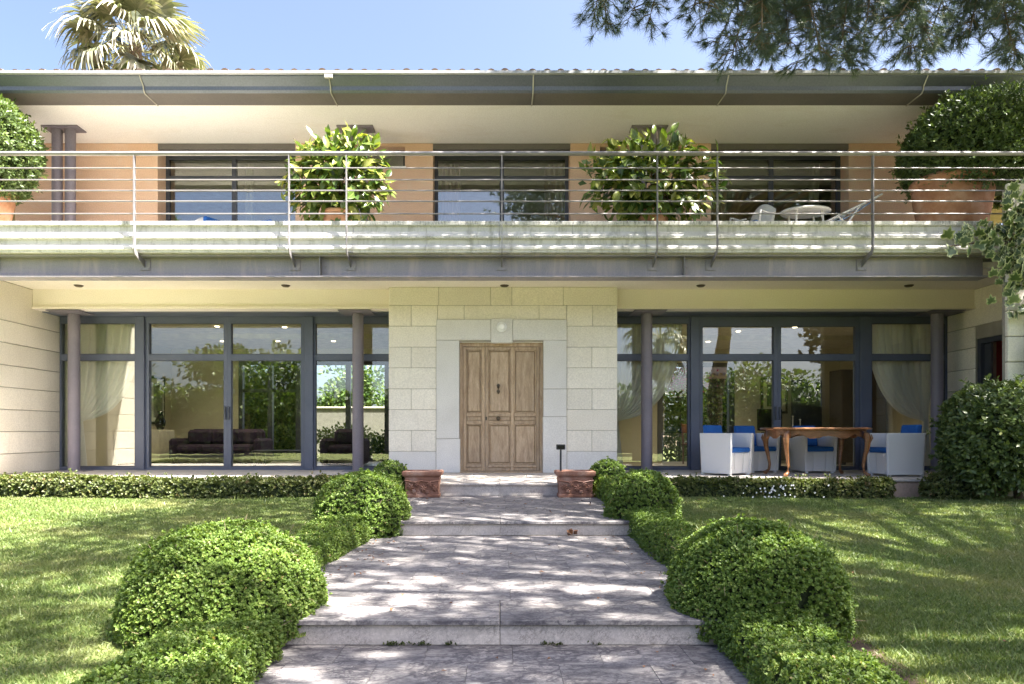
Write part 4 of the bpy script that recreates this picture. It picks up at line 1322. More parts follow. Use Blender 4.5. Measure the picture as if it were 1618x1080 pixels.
def bush(name, label, cat, c, r, n, ln, wd, mat='box', per=6, group=None, zlo=-.95, sq=2.0, seed=1, amp=.06, freq=5.0, up=.5, base_z=None, stray=0.03, shrink=.86):
    o = tag(empty(name, (c[0], c[1], base_z if base_z is not None else c[2] - r[2])), label, cat, group)
    oz = np.array([c[0], c[1], base_z if base_z is not None else c[2] - r[2]])
    cc = np.array(c) - oz
    P, nr = dome_points(n, cc, r, zlo, sq, seed, amp, freq)
    keep = lump(P, 9, seed + 3) > -.88
    P, nr = P[keep], nr[keep]
    depth = rng.random(len(P)) ** 2.6
    inw = nr * (depth * ln * 2.6)[:, None]
    st = (rng.random(len(P)) < stray)
    P = P - inw + nr * (st * rng.random(len(P)) * ln * 2.2)[:, None]
    rb = np.clip(.5 + .2 * lump(P, 4, seed + 9) + rng.normal(0, .2, len(P)), 0, 1)
    V, T, rr = sprigs(P, nr, per, ln, wd, up, rb)
    link('foliage', tri_mesh('foliage', V, T, M[mat], rr), o)
    if name == 'box_ball' and n > 3000:
        tw = MB()
        for q_ in range(90):
            i_ = int(rng.integers(len(P)))
            d_ = unit((nr[i_] + rng.normal(0, .9, 3))[None])[0] * rng.uniform(.04, .11)
            tw.tube([P[i_] - d_ * .3, P[i_] + d_ * .4 + nr[i_] * .01, P[i_] + d_], [.0016, .0013, .0008], 4, False)
        tag(tw.build('dead_twigs', M['deadtwig'], o), kind='stuff')
    core_mesh('dark_core', cc, r, 'innershade', o, zlo, sq, seed, amp, freq, shrink)  # closed dark hull, blocks the view through and stands for inner shade
    return o

# large terracotta pots with clipped bushes on the balcony
def balcony_pot(name, label, x, y, rr, rb, h, c, r, blabel, seed):
    p = tag(empty(name, (x, y, 4.44)), label, 'pot')
    b = MB(); b.lathe(pot_profile(rr, rb, h), n=40); b.build('body', M['terracotta'], p)
    b = MB(); b.lathe([(rr * .985, h * .80), (rr * 1.0, h * .815), (rr * .99, h * .83)], n=40)
    o = bush('topiary_bush', blabel, 'bush', c, r, 7500, .075, .030, 'topiary', 5, None, -.80, 2.2, seed, .07, 5, .35, 4.44 + h * .9, .05, .80)
    t = MB(); t.tube([(x - c[0], y - c[1], 0), (x - c[0] + .03, y - c[1], .4), (0, 0, c[2] - 4.44 - h * .9)], [.06, .05, .03], 8); t.build('trunk', M['bark'], o)
balcony_pot('terracotta_pot', 'huge terracotta pot on the balcony beside the end wall', 7.68, 11.60, .635, .45, 1.05, (8.22, 11.6, 5.98), (1.22, 1.0, .93), 'large dark clipped bush overflowing the right balcony pot', 21)
balcony_pot('terracotta_pot', 'terracotta pot on the left end of the balcony', -8.95, 11.55, .66, .46, .90, (-8.98, 11.35, 5.92), (1.10, .95, .92), 'sunlit clipped bush in the left balcony pot', 22)

# rubber plants
def rubber_leaf():
    n = 6
    V = []; E_ = []
    for i in range(n + 1):
        t = i / n
        w = .5 * math.sin(math.pi * t ** .8) ** .8 * .46
        z = -.28 * t * t
        for s in (-1, 0, 1):
            V.append((s * w, t, z + (.09 if s else 0) * math.sin(math.pi * t)))
            E_.append(1.0 if s else 0.0)
    T = []
    for i in range(n):
        for k in (0, 1):
            a = i * 3 + k
            T += [(a, a + 1, a + 4), (a, a + 4, a + 3)]
    return tri_mesh('leaf', V, T, M['rubberleaf'], None, E_, True)
RL = rubber_leaf()
def rubber_plant(x, y, w, z0, z1, n, label):
    o = tag(empty('rubber_plant', (x, y, 4.44)), label, 'plant', 'rubber plants on the balcony')
    b = MB(); b.lathe(pot_profile(.27, .19, .42), n=28); b.build('pot', M['terracotta'], o)
    stems = []
    for k in range(9):
        a = random.uniform(0, 6.28); rr = random.uniform(.25, 1) * w
        tip = Vector((math.cos(a) * rr, math.sin(a) * rr * .45, random.uniform(.72, 1.0) * (z1 - 4.44)))
        mid = Vector((tip.x * .45, tip.y * .45, tip.z * .5))
        p0 = Vector((random.uniform(-.08, .08), random.uniform(-.08, .08), .36))
        stems.append((p0, mid, tip))
        t = MB(); t.tube([p0, mid, tip], [.018, .014, .006], 6); t.build('stem', M['bark'], o)
    zc_, rz = (z0 + z1) / 2 - 4.44, (z1 - z0) / 2
    for i in range(n):
        # leaves fill a rounded mass, tips outward and drooping
        d = Vector((random.gauss(0, 1), random.gauss(0, 1) - .25, random.gauss(0, 1))).normalized()
        k = random.uniform(.45, 1.0) ** .6
        if random.random() < .06: k *= 1.15
        P = Vector((d.x * w * k, d.y * .42 * k, zc_ + d.z * rz * k * (1 + .10 * math.sin(d.x * 5))))
        out = Vector((d.x * .9, d.y * 1.0 - .25, d.z * .5 + .25)).normalized()
        yax = (out * random.uniform(.2, .8) + Vector((random.gauss(0, .45), random.gauss(0, .3), -.55 if random.random() < .72 else .7))).normalized()
        zax = (out + Vector((random.gauss(0, .3), random.gauss(0, .25), .35 + random.gauss(0, .3))))
        xax = yax.cross(zax).normalized(); zax = xax.cross(yax)
        s = random.uniform(.18, .29)
        link('leaf', RL, o, P, Matrix((xax, yax, zax)).transposed().to_euler(), (s, s, s))
    m_ = 900
    d = unit(rng.normal(size=(m_, 3))); k = rng.uniform(.3, .98, (m_, 1))
    P = d * k * np.array([w, .4, rz]) + np.array([0, 0, zc_])
    V, T, r_ = leaf_cloud(P, d + rng.normal(0, .5, (m_, 3)) - [0, 0, .4], d + [0, -.5, .5], .22, .10, .12)
    tag(link('inner_leaves', tri_mesh('inner_leaves', V, T, M['rubber'], r_), o), kind='stuff')
rubber_plant(-2.68, 11.34, .86, 4.60, 6.22, 298, 'rubber plant with yellow green leaves on the balcony, left of the middle window')
rubber_plant(2.54, 11.36, 1.16, 4.60, 6.16, 298, 'darker rubber plant on the balcony, right of the middle window')

# balcony seats
def deck_seat(x, y, rz, label, cush='blue', pad=False):
    t = tag(empty('balcony_chair', (x, y, 4.44), rz), label, 'chair')
    b = MB()
    b.grid(lambda u, v: ((u - .5) * (.56 - .10 * v) , .20 + .22 * v - .05 * math.cos((u - .5) * 3), .40 + .52 * v * (1 - .25 * (2 * u - 1) ** 2)), 10, 8)
    o = b.build('backrest', M['whitepaint'], t, recalc=False); m_ = o.modifiers.new('thick', 'SOLIDIFY'); m_.thickness = .02
    MB().cbox(-.27, .27, -.28, .22, .38, .41, .008).build('seat', M['whitepaint'], t)
    MB().cbox(-.24, .24, -.26, .16, .412, .47, .02).build('cushion', M[cush], t)
    if pad: MB().cbox(-.22, .22, .10, .19, .48, .86, .03).build('back_cushion', M[cush], t)
    for sx in (-1, 1):
        a = MB(); a.tube([(sx * .29, -.25, 0), (sx * .29, -.27, .45), (sx * .29, -.22, .62), (sx * .29, .1, .64), (sx * .28, .28, .70)], .018, 8); a.build('armrest', M['whitepaint'], t)
        a = MB(); a.tube([(sx * .27, .30, 0), (sx * .27, .2, .40)], .018, 8); a.build('leg', M['whitepaint'], t)
deck_seat(4.50, 12.2, R(-50), 'white plastic balcony chair next to the darker rubber plant')
deck_seat(-5.35, 13.0, R(60), 'white balcony chair with blue cushion, second from the left topiary', pad=True)
deck_seat(-4.62, 13.05, R(-20), 'white balcony chair with blue cushion beside the left rubber plant', pad=True)
bt = tag(empty('balcony_table', (5.45, 12.2, 4.44)), 'oval white table on the balcony between chair and deck chair', 'table')
b = MB(); slab(b, [(ell(.42, .32, 32, 2.0), .68), (ell(.44, .34, 32, 2.0), .70), (ell(.43, .33, 32, 2.0), .72)]); b.build('table_top', M['whitepaint'], bt)
for sx in (-1, 1):
    for sy in (-1, 1):
        a = MB(); a.tube([(sx * .28, sy * .2, 0), (sx * .22, sy * .16, .69)], .02, 8); a.build('leg', M['whitepaint'], bt)
dc = tag(empty('deck_chair', (6.15, 12.3, 4.44), R(0)), 'deck chair with blue and white printed sling on the balcony', 'deck chair')
b = MB(); b.grid(lambda u, v: (-.55 + 1.1 * v, (u - .5) * .5, .42 + .52 * v - .10 * math.sin(v * 3.14)), 6, 12)
o = b.build('sling', M['deckprint'], dc, recalc=False); o.modifiers.new('thick', 'SOLIDIFY').thickness = .008
for sy in (-1, 1):
    a = MB(); a.tube([(-.58, sy * .27, .40), (.58, sy * .27, .97)], .016, 8); a.build('side_bar', M['whitepaint'], dc)
    a = MB(); a.tube([(-.35, sy * .27, 0), (.2, sy * .27, .78)], .016, 8); a.build('leg', M['whitepaint'], dc)
    a = MB(); a.tube([(.45, sy * .27, 0), (-.2, sy * .27, .58)], .016, 8); a.build('leg', M['whitepaint'], dc)

# ------------------------------------------------------------------ clipped box hedges along the path
LFN, LFW = .0175, .013
HG = 'clipped box hedge along the path'
def ball(label, x, y, zc_, r, rz, n, seed, ln=LFN, sq=2.2):
    gz = float(lawn_z(x, y)) - .02
    zlo = max(-.95, (gz - zc_) / rz)
    return bush('box_ball', label, 'bush', (x, y, zc_), (r, r, rz), n, ln, ln * .78, 'box', 6, HG, zlo, sq, seed, .06, 6, .5, gz, .045, .88)
ball('largest clipped box ball, left of the lowest step', -1.66, 4.12, .13, .565, .51, 14500, 31)
ball('largest clipped box ball on the right, beside the lowest step', 1.56, 4.18, .14, .52, .50, 12500, 32)
ball('mid sized box ball on the left, beside the second step', -1.44, 7.2, .33, .47, .45, 4600, 33, .024)
ball('mid sized box ball on the right, beside the second step', 1.54, 7.4, .34, .39, .43, 3700, 34, .024)
ball('small box ball behind the left planter', -1.60, 10.0, .53, .25, .24, 1000, 35, .028)
ball('small box ball behind the right planter', 1.57, 10.0, .55, .26, .24, 1000, 36, .028)
def hedge_run(label, p0, p1, w, h, n, seed, ln=LFN, mat='box', name='box_hedge', group=HG, up=.6, amp=.05, wall_leaf=True):
    """low clipped hedge with rounded top between two ground points"""
    a = np.array(p0, float); b_ = np.array(p1, float)
    ax = b_ - a; Lg = np.linalg.norm(ax); ax /= Lg
    sd = np.array([ax[1], -ax[0]])
    o = tag(empty(name, (a[0], a[1], float(lawn_z(*p0)) - .02)), label, 'hedge', group)
    t = rng.random(n)
    per = w + 2 * h
    q = rng.random(n) * per
    s = np.where(q < h, -w / 2, np.where(q < h + w, q - h - w / 2, w / 2))
    z = np.where(q < h, q, np.where(q < h + w, h, h - (q - h - w)))
    nx = np.where(q < h, -1.0, np.where(q < h + w, 0, 1)); nz = np.where((q >= h) & (q < h + w), 1.0, 0.12)
    # ends
    end = rng.random(n) < (w / (Lg + w))
    s = np.where(end, rng.uniform(-w / 2, w / 2, n), s); z = np.where(end, rng.uniform(0, h, n), z)
    te = np.where(rng.random(n) < .5, 0.0, 1.0)
    t = np.where(end, te, t)
    # round the shoulders
    k = np.clip((np.abs(s) / (w / 2)) ** 4 * (z / h) ** 4, 0, 1)
    s = s * (1 - .16 * k); z = z * (1 - .12 * k)
    xy = a + ax * (t * Lg)[:, None] + sd * s[:, None]
    gz = lawn_z(xy[:, 0], xy[:, 1]) - .02
    P = np.stack([xy[:, 0], xy[:, 1], gz + z], 1)
    nr = np.stack([sd[0] * nx, sd[1] * nx, nz], 1)
    nr[end] = np.concatenate([np.where(te < .5, -1, 1)[:, None] * ax, np.full((n, 1), .2)], 1)[end]
    nr = unit(nr)
    P = P + nr * (amp * lump(P, 5, seed))[:, None]
    depth = rng.random(n) ** 2
    P = P - nr * (depth * ln * 2.4)[:, None]
    st = rng.random(n) < .05
    P[:, 2] += st * rng.random(n) * ln * 2
    rb = np.clip(.5 + .22 * lump(P, 3, seed + 4) + rng.normal(0, .2, n), 0, 1)
    org = np.array([a[0], a[1], float(lawn_z(*p0)) - .02])
    V, T, rr = sprigs(P - org, nr, 6, ln, ln * .74, up, rb)
    link('foliage', tri_mesh('foliage', V, T, M[mat], rr), o)
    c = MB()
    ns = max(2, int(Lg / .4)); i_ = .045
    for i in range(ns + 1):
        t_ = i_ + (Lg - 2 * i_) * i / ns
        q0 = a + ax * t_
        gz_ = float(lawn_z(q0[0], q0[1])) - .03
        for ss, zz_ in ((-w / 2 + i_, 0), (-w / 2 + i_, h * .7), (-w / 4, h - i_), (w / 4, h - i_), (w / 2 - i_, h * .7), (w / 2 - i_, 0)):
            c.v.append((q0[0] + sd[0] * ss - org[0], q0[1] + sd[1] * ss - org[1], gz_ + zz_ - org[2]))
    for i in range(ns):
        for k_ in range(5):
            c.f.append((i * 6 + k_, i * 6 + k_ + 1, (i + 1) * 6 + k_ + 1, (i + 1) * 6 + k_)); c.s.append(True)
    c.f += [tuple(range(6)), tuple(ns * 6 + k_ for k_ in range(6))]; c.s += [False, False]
    c.build('dark_core', M['innershade'], o)  # solid core whose dark colour stands for shade inside the hedge
    return o
hedge_run('low box hedge in the bottom left corner, in front of the largest ball', (-1.52, 1.7), (-1.42, 3.62), .56, .21, 9000, 41)
hedge_run('low box hedge in the bottom right corner, in front of the largest right ball', (1.42, 1.7), (1.47, 3.75), .50, .20, 8500, 42)
hedge_run('low box hedge on the left between the largest and the mid sized ball', (-1.60, 4.6), (-1.55, 6.85), .46, .27, 8500, 43)
hedge_run('low box hedge on the right between the largest and the mid sized ball', (1.50, 4.6), (1.50, 7.1), .40, .30, 7500, 44)
hedge_run('short box hedge on the left running up to the planter', (-1.60, 7.55), (-1.60, 9.85), .42, .38, 2900, 45, .026)
hedge_run('short box hedge on the right running up to the planter', (1.56, 7.7), (1.56, 9.85), .40, .38, 2700, 46, .026)
hedge_run('long low dry hedge along the terrace edge on the left', (-9.9, 10.28), (-1.95, 10.28), .34, .31, 7500, 47, .036, 'box_old', 'terrace_hedge', 'low hedges along the terrace edge', .7)
hedge_run('low dry hedge along the terrace edge under the dining table', (1.95, 10.28), (5.82, 10.28), .34, .30, 4200, 48, .036, 'box_old', 'terrace_hedge', 'low hedges along the terrace edge', .7)
bush('small_bush', 'small dry bush alone at the terrace edge, left of the big round bush', 'bush', (6.62, 10.10, .36), (.36, .24, .24), 900, .04, .024, 'box_old', 6, None, -.7, 2.2, 51, .08, 6, .6, .20)
bs = bush('round_bush', 'big round glossy bush in front of the right end of the terrace', 'bush', (7.46, 9.95, 1.10), (.88, .66, .76), 4600, .075, .040, 'shrub', 5, None, -.85, 2.6, 52, .08, 5, .3, .20, .06, .82)
t = MB(); t.tube([(.1, 0, .0), (.05, 0, .3), (0, 0, .8)], [.06, .05, .04], 8); t.build('trunk', M['bark'], bs)
# daisies pushing through the hedge
fl = MB()
for i in range(46):
    x = 4.05 + random.gauss(0, .28); y = 10.07 + random.uniform(-.03, .03); z = .30 + random.uniform(-.06, .14)
    pts = [(x, y - .004, z)]
    r_ = random.uniform(.010, .016)
    for k in range(6): pts.append((x + r_ * math.cos(k), y - .008 + .004 * math.sin(k * 2), z + r_ * math.sin(k)))
    fl.add(pts, [(0, k + 1, (k + 1) % 6 + 1) for k in range(6)])
tag(fl.build('daisies', M['daisy'], recalc=False), 'tiny white daisies in the low hedge under the table', 'flowers', kind='stuff')

# moss, fallen leaves
def litter(n, reg, zfun, ln):
    x = rng.uniform(reg[0], reg[1], n); y = rng.uniform(reg[2], reg[3], n)
    P = np.stack([x, y, zfun(x, y) + .006], 1)
    D = rng.normal(size=(n, 3)); D[:, 2] = np.abs(D[:, 2]) * .15
    U = np.zeros((n, 3)); U[:, 2] = 1
    return leaf_cloud(P, D, U + rng.normal(0, .15, (n, 3)), ln * rng.uniform(.6, 1.3, n), ln * .55 * rng.uniform(.6, 1.3, n), .35)
V, T, r = merge([litter(20, (-1.05, 1.1, 2.5, 3.8), lambda x, y: 0 * x, .03), litter(26, (-1.1, 1.2, 4.0, 6.9), lambda x, y: 0 * x + .15, .035), litter(26, (-1.0, 1.2, 7.1, 9.6), lambda x, y: 0 * x + .30, .04),
                 litter(30, (-1.25, -1.0, 4.6, 6.9), lambda x, y: 0 * x + .15, .035), litter(20, (1.0, 1.25, 4.6, 6.9), lambda x, y: 0 * x + .15, .03), litter(60, (1.9, 7, 3, 9.8), lambda x, y: lawn_z(x, y) + .03, .03)])
tag(link('fallen_leaves', tri_mesh('fallen_leaves', V, T, M['dryleaf'], r)), 'small dry leaves scattered over path and lawn', 'leaf litter', kind='stuff')
n = 9
D = rng.normal(size=(n, 3)); D[:, 2] = np.abs(D[:, 2]) * .9 + .25
P = np.array([0, 0, .022]) + D * .006
V, T, r = leaf_cloud(P, D, rng.normal(size=(n, 3)), .062, .05, .35)
V[:, 2] = np.maximum(V[:, 2], .004)
tag(link('fallen_leaf', tri_mesh('fallen_leaf', V, T, M['dryleaf'], r), None, (.735, 6.90, .15)), 'curled brown leaf lying before the second step', 'leaf')
mo = []
for x in list(rng.uniform(-.65, -.15, 9)) + list(rng.uniform(.25, .55, 4)):
    n = 12
    P = np.array([x, R3 - .012, .004]) + rng.normal(0, .012, (n, 3)) * [1.6, .5, .6]; P[:, 2] = np.abs(P[:, 2])
    D = rng.normal(size=(n, 3)); D[:, 2] = np.abs(D[:, 2]) + .4
    mo.append(leaf_cloud(P, D, rng.normal(size=(n, 3)), .02, .011, .2))
V, T, r = merge(mo)
tag(link('moss', tri_mesh('moss', V, T, M['moss'], r)), 'little moss tufts at the foot of the lowest riser', 'moss', kind='stuff')
bd_ = MB(); bd_.grid(lambda u, v: (1.30 + .72 * u, .5 + 9.7 * v, float(lawn_z(1.30 + .72 * u, .5 + 9.7 * v)) + .004), 6, 40)
tag(bd_.build('planting_bed', M['soil'], recalc=False), kind='structure')

# ------------------------------------------------------------------ ivy over the end wall
def ivy_leaf():
    out = [(0, 0), (.30, -.12), (.5, .12), (.36, .30), (.42, .62), (.16, .58), (0, 1.0), (-.16, .58), (-.42, .62), (-.36, .30), (-.5, .12), (-.30, -.12)]
    V = [(0, .3, .05)] + [(x, y, -.10 * (x * x + (y - .3) ** 2) * 2) for x, y in out]
    T = [(0, i + 1, (i + 1) % 12 + 1) for i in range(12)]
    return tri_mesh('leaf', V, T, M['ivy'], None, [0.0] + [.62] * 12, True)
IL = ivy_leaf()
ivy = tag(empty('ivy', (8.3, 10.3, .2)), 'variegated ivy trailing over the end wall and the corner of the balcony', 'ivy')
io = Vector(ivy.location)
strands = [[(8.0, 10.2, .3), (7.85, 10.22, 2.2), (7.85, 10.22, 3.4), (7.75, 10.25, 4.55)], [(8.1, 10.2, .3), (7.95, 10.2, 3.0), (7.9, 10.22, 4.7)], [(8.3, 10.2, .3), (8.05, 10.2, 2.9), (8.0, 10.2, 4.4), (7.85, 10.2, 4.9)],
           [(8.0, 10.25, 4.25), (7.65, 10.35, 4.18), (7.25, 10.42, 4.10), (6.85, 10.45, 4.05)], [(7.9, 10.2, 4.1), (7.65, 10.3, 3.95), (7.62, 10.3, 3.6)], [(7.95, 10.2, 4.5), (7.75, 10.22, 4.2), (7.55, 10.3, 4.0)]]
for st in strands:
    b = MB(); b.tube([Vector(p) - io for p in st], [.012] * len(st), 6); b.build('stem', M['bark'], ivy)
def on_strand(st):
    k = random.uniform(0, len(st) - 1.001); i = int(k)
    return Vector(st[i]).lerp(Vector(st[i + 1]), k - i)
for i in range(298):
    st = random.choice(strands[:3] + strands[:3] + strands[3:4] + strands)
    P = on_strand(st)
    if P.z < 3.0: P.z = random.uniform(2.9, 4.7); P.x = random.uniform(7.45, 8.0)
    wob = .12 if st in strands[:3] else .10
    P += Vector((random.gauss(0, wob), -abs(random.gauss(0, .07)), random.gauss(0, .10)))
    P.y = min(P.y, 10.33)
    s = random.uniform(.11, .21)
    link('leaf', IL, ivy, P - io, (R(90) + random.gauss(.15, .4), random.gauss(0, .35), random.gauss(0, .6)), (s, s, s))
# darker climbing foliage lower on the same wall
n = 1500
P = np.stack([rng.uniform(7.72, 8.8, n), 10.28 - np.abs(rng.normal(0, .10, n)), rng.uniform(1.4, 3.4, n)], 1)
P = P[(lump(P, 2.5, 77) + (P[:, 0] - 7.95) * 1.2 > -.1)]
V, T, r = sprigs(P, np.tile([0, -1.0, .2], (len(P), 1)), 4, .085, .045, .2)
sh = tag(empty('climbing_shrub', (8.4, 10.2, .2)), 'dark climbing shrub on the end wall above the big round bush', 'shrub')
link('foliage', tri_mesh('foliage', V - np.array([8.4, 10.2, .2]), T, M['shrub'], r), sh)
b = MB(); b.tube([(0, 0, 0), (.1, .02, 1.2), (0, .03, 2.6)], [.03, .025, .012], 7); b.build('stem', M['bark'], sh)

# ------------------------------------------------------------------ pine
def needle_tuft(P, A, n, ln, w, spread=1.0):
    """n needles at every point P pointing around axis A"""
    m = len(P)
    A = unit(A)
    out_V = np.empty((m * n, 3, 3))
    Pn = np.repeat(P, n, 0); An = np.repeat(A, n, 0)
    D = unit(An * rng.uniform(.25, 1.2, (m * n, 1)) + rng.normal(0, .55 * spread, (m * n, 3)))
    S = unit(np.cross(D, rng.normal(size=(m * n, 3))))
    B = Pn - An * rng.uniform(0, .05, (m * n, 1))
    l = ln * rng.uniform(.75, 1.15, (m * n, 1))
    out_V[:, 0] = B - S * w; out_V[:, 1] = B + S * w; out_V[:, 2] = B + D * l
    T = np.arange(m * n * 3).reshape(-1, 3)
    return out_V.reshape(-1, 3), T, np.clip(np.repeat(rng.random(m), n) * .6 + rng.random(m * n) * .4, 0, 1)
pine = tag(empty('pine_tree', (8.6, -.6, 0)), 'tall pine whose needle sprays hang into the top right of the sky', 'tree')
po = np.array([8.6, -.6, 0.0])
CR = np.array([7.6, 3.6, 11.6])            # crown centre
limbs = MB()
trunk = MB()
trunk.tube([(0, 0, -.2), (-.1, .3, 2.5), (.1, .9, 5), (-.2, 1.8, 7.5), (-.6, 3.0, 9.5)], [.34, .30, .26, .22, .17], 12)
trunk.build('trunk', M['bark'], pine)
tufts_P, tufts_A = [], []
clusters = []
top = np.array([-.6, 3.0, 9.3])
for k in range(980):
    u, v_ = rng.uniform(-1, 1, 2)
    if (abs(u) ** 4 + abs(v_) ** 4) > 1: continue
    rr = max(abs(u), abs(v_))
    c_ = np.array([7.9 + u * 7.5, 4.3 + v_ * 6.9, 9.8 + rng.random() * 1.9 * (1.25 - .8 * rr * rr)]) - po
    clusters.append(c_)
    if k % 16 == 0:
        st = top * (1 - .25 * rng.random())
        limbs.tube([st, (st + c_) / 2 + np.array([0, 0, .3 + rng.normal(0, .3)]), c_], [.10, .065, .02], 6)
limbs.build('limb', M['bark'], pine)
clusters = np.array(clusters)
n_per = 40
cp = np.repeat(clusters, n_per, 0) + rng.normal(0, 1, (len(clusters) * n_per, 3)) * np.array([.36, .36, .2])
ca = cp - np.repeat(clusters, n_per, 0) + np.array([0, 0, .15])
V, T, r = needle_tuft(cp, ca, 10, .18, .014, .9)
link('crown', tri_mesh('crown', V, T, M['needle'], r), pine)
# sprays that hang into view: (image column, lowest row, depth)
spr = [(938, 30, 7.2), (962, 46, 7.0), (990, 38, 7.4), (1022, 44, 7.1), (1085, 34, 7.3), (1108, 44, 6.8), (1132, 74, 7.5), (1150, 108, 7.0), (1178, 98, 7.2), (1205, 84, 6.7), (1228, 92, 7.4), (1250, 76, 7.0), (1272, 104, 7.3), (1296, 88, 6.8), (1318, 104, 7.1),
       (1342, 106, 7.4), (1362, 88, 7.0), (1384, 60, 6.7), (1400, 34, 7.3), (1436, 92, 7.0), (1452, 100, 7.3), (1476, 78, 6.9), (1502, 74, 7.2), (1528, 72, 7.0), (1552, 56, 7.3), (1572, 38, 6.8), (1600, 30, 7.1), (1608, 92, 6.9), (1590, 100, 7.3), (1640, 60, 7.0), (1215, 30, 7.6), (1320, 36, 7.6), (1165, 34, 7.6), (1500, 20, 7.7), (950, 18, 7.5), (1008, 22, 7.6), (1095, 14, 7.6), (1245, 40, 7.7), (1285, 50, 7.6), (1190, 60, 7.7), (1355, 60, 7.7), (1465, 40, 7.7), (1535, 30, 7.7)]
twigs = MB()
tp, ta = [], []
for (cx, cy, d) in spr:
    s = 1080.0 / d
    tip = np.array([(cx - 790) / s, d, EYE + (684 - cy) / s])
    root = tip + np.array([rng.normal(.12, .25), rng.normal(0, .25), rng.uniform(1.0, 1.5)])
    bow = (tip + root) / 2 + np.array([rng.normal(0, .12), rng.normal(0, .1), 0])
    C = lambda q: root * (1 - q) ** 2 + 2 * bow * q * (1 - q) + tip * q * q
    twigs.tube([C(q) - po for q in (0, .25, .5, .75, 1)], [.012, .010, .008, .006, .003], 5, False)
    tp.append(tip); ta.append(tip - bow)
    for j in range(52):
        q = rng.uniform(.05, .97)
        b0 = C(q)
        side = np.array([rng.normal(0, 1), rng.normal(0, .7), -abs(rng.normal(.55, .4))]); side /= np.linalg.norm(side)
        ln = rng.uniform(.10, .30)
        e = b0 + side * ln
        e[2] = max(e[2], tip[2] - .01)
        m_ = (b0 + e) / 2 + np.array([0, 0, .03])
        twigs.tube([b0 - po, m_ - po, e - po], [.005, .004, .002], 4, False)
        tp += [e, (m_ + e) / 2 if rng.random() < .7 else e]; ta += [e - m_ + np.array([0, 0, .02]), e - b0]
twigs.build('hanging_twigs', M['twig'], pine)
V, T, r = needle_tuft(np.array(tp) - po, np.array(ta), 38, .11, .0019, .85)
link('hanging_needles', tri_mesh('hanging_needles', V, T, M['needle'], r), pine)
# boughs that carry the hanging sprays
bo = MB()
for x0, x1 in ((1.0, 2.6), (2.0, 4.2), (3.6, 5.6)):
    bo.tube([(5.6 - po[0], 5.2 - po[1], 9.3), ((x0 + x1) / 2 + .6 - po[0], 6.4 - po[1], 7.6), (x0 - po[0], 7.1 - po[1], 6.6)], [.09, .06, .02], 6)
bo.build('bough', M['bark'], pine)

# ------------------------------------------------------------------ palm behind the roof
def fan_frond(seed, dead=False):
    r_ = np.random.default_rng(seed)
    V = []; T = []; rn = []
    # petiole
    pl = 1.05
    for i in range(5):
        t = i / 4
        for s in (-1, 1): V.append((s * .03 * (1 - .5 * t), t * pl, -.10 * t * t))
    for i in range(4):
        a = i * 2; T += [(a, a + 1, a + 3), (a, a + 3, a + 2)]; rn += [.85, .85]
    n = 30
    for k in range(n):
        an = (k / (n - 1) - .5) * 4.2
        L_ = 1.05 * (1 - .10 * abs(an)) * r_.uniform(.88, 1.08)
        dx, dy = math.sin(an), math.cos(an)
        b0 = len(V)
        droop = r_.uniform(.45, .95)
        shade = float(np.clip(r_.normal(.45, .2), 0, 1))
        for i in range(6):
            t = i / 5
            w = .055 * (1 - max(0, t - .35) / .65) + .003
            if t < .35: w = .018 + .105 * t
            rad = L_ * t * (1 - .28 * max(0, t - .5) * 2 * droop)
            z = -.10 - .05 * math.cos(an) + .12 * abs(math.sin(an)) * t - droop * max(0, t - .42) ** 1.5 * 1.7
            for s in (-1, 1): V.append((dx * rad + s * w * dy, pl + dy * rad - s * w * dx, z + (.01 * s)))
        for i in range(5):
            a = b0 + i * 2; T += [(a, a + 1, a + 3), (a, a + 3, a + 2)]; rn += [min(1, shade + (.35 if i > 2 else 0))] * 2
    return tri_mesh('frond', V, T, M['palmdead' if dead else 'palm'], rn)
FR = [fan_frond(s) for s in (1, 2, 3, 4)]
FD = [fan_frond(s, True) for s in (5, 6)]
def palm_tree(label, x, y, h, n, sc, group=None):
    p = tag(empty('palm_tree', (x, y, 0)), label, 'tree', group)
    b = MB(); b.tube([(0, 0, -.3), (.05, 0, h * .5), (0, 0, h)], [.32, .24, .22], 12); b.build('trunk', M['bark'], p)
    for k in range(n):
        q = k / (n - 1)
        a = k * 2.4
        el = R(78) - q * R(128)
        s = sc * random.uniform(.9, 1.1)
        link('frond', FR[k % 4], p, (math.cos(a + 1.57) * .1, math.sin(a + 1.57) * .1, h + .15 - .5 * q), (el, random.gauss(0, .25), a), (s, s, s))
    for k in range(16):
        a = k * 2.4 + .7
        s = sc * random.uniform(.75, .95)
        link('dead_frond', FD[k % 2], p, (0, 0, h - .35 - .25 * random.random()), (R(-62) + random.gauss(0, .12), 0, a), (s, s, s))
    for k in range(5):
        a = random.uniform(0, 6.28)
        b = MB(); b.tube([(0, 0, h), (math.cos(a) * .6, math.sin(a) * .6, h + .5), (math.cos(a) * 1.3, math.sin(a) * 1.3, h + .1), (math.cos(a) * 1.7, math.sin(a) * 1.7, h - .6)], [.035, .025, .018, .006], 6); b.build('flower_stalk', M['strap'], p)
palm_tree('fan palm rising behind the roof at the left', -13.45, 25.2, 15.45, 40, 1.32)

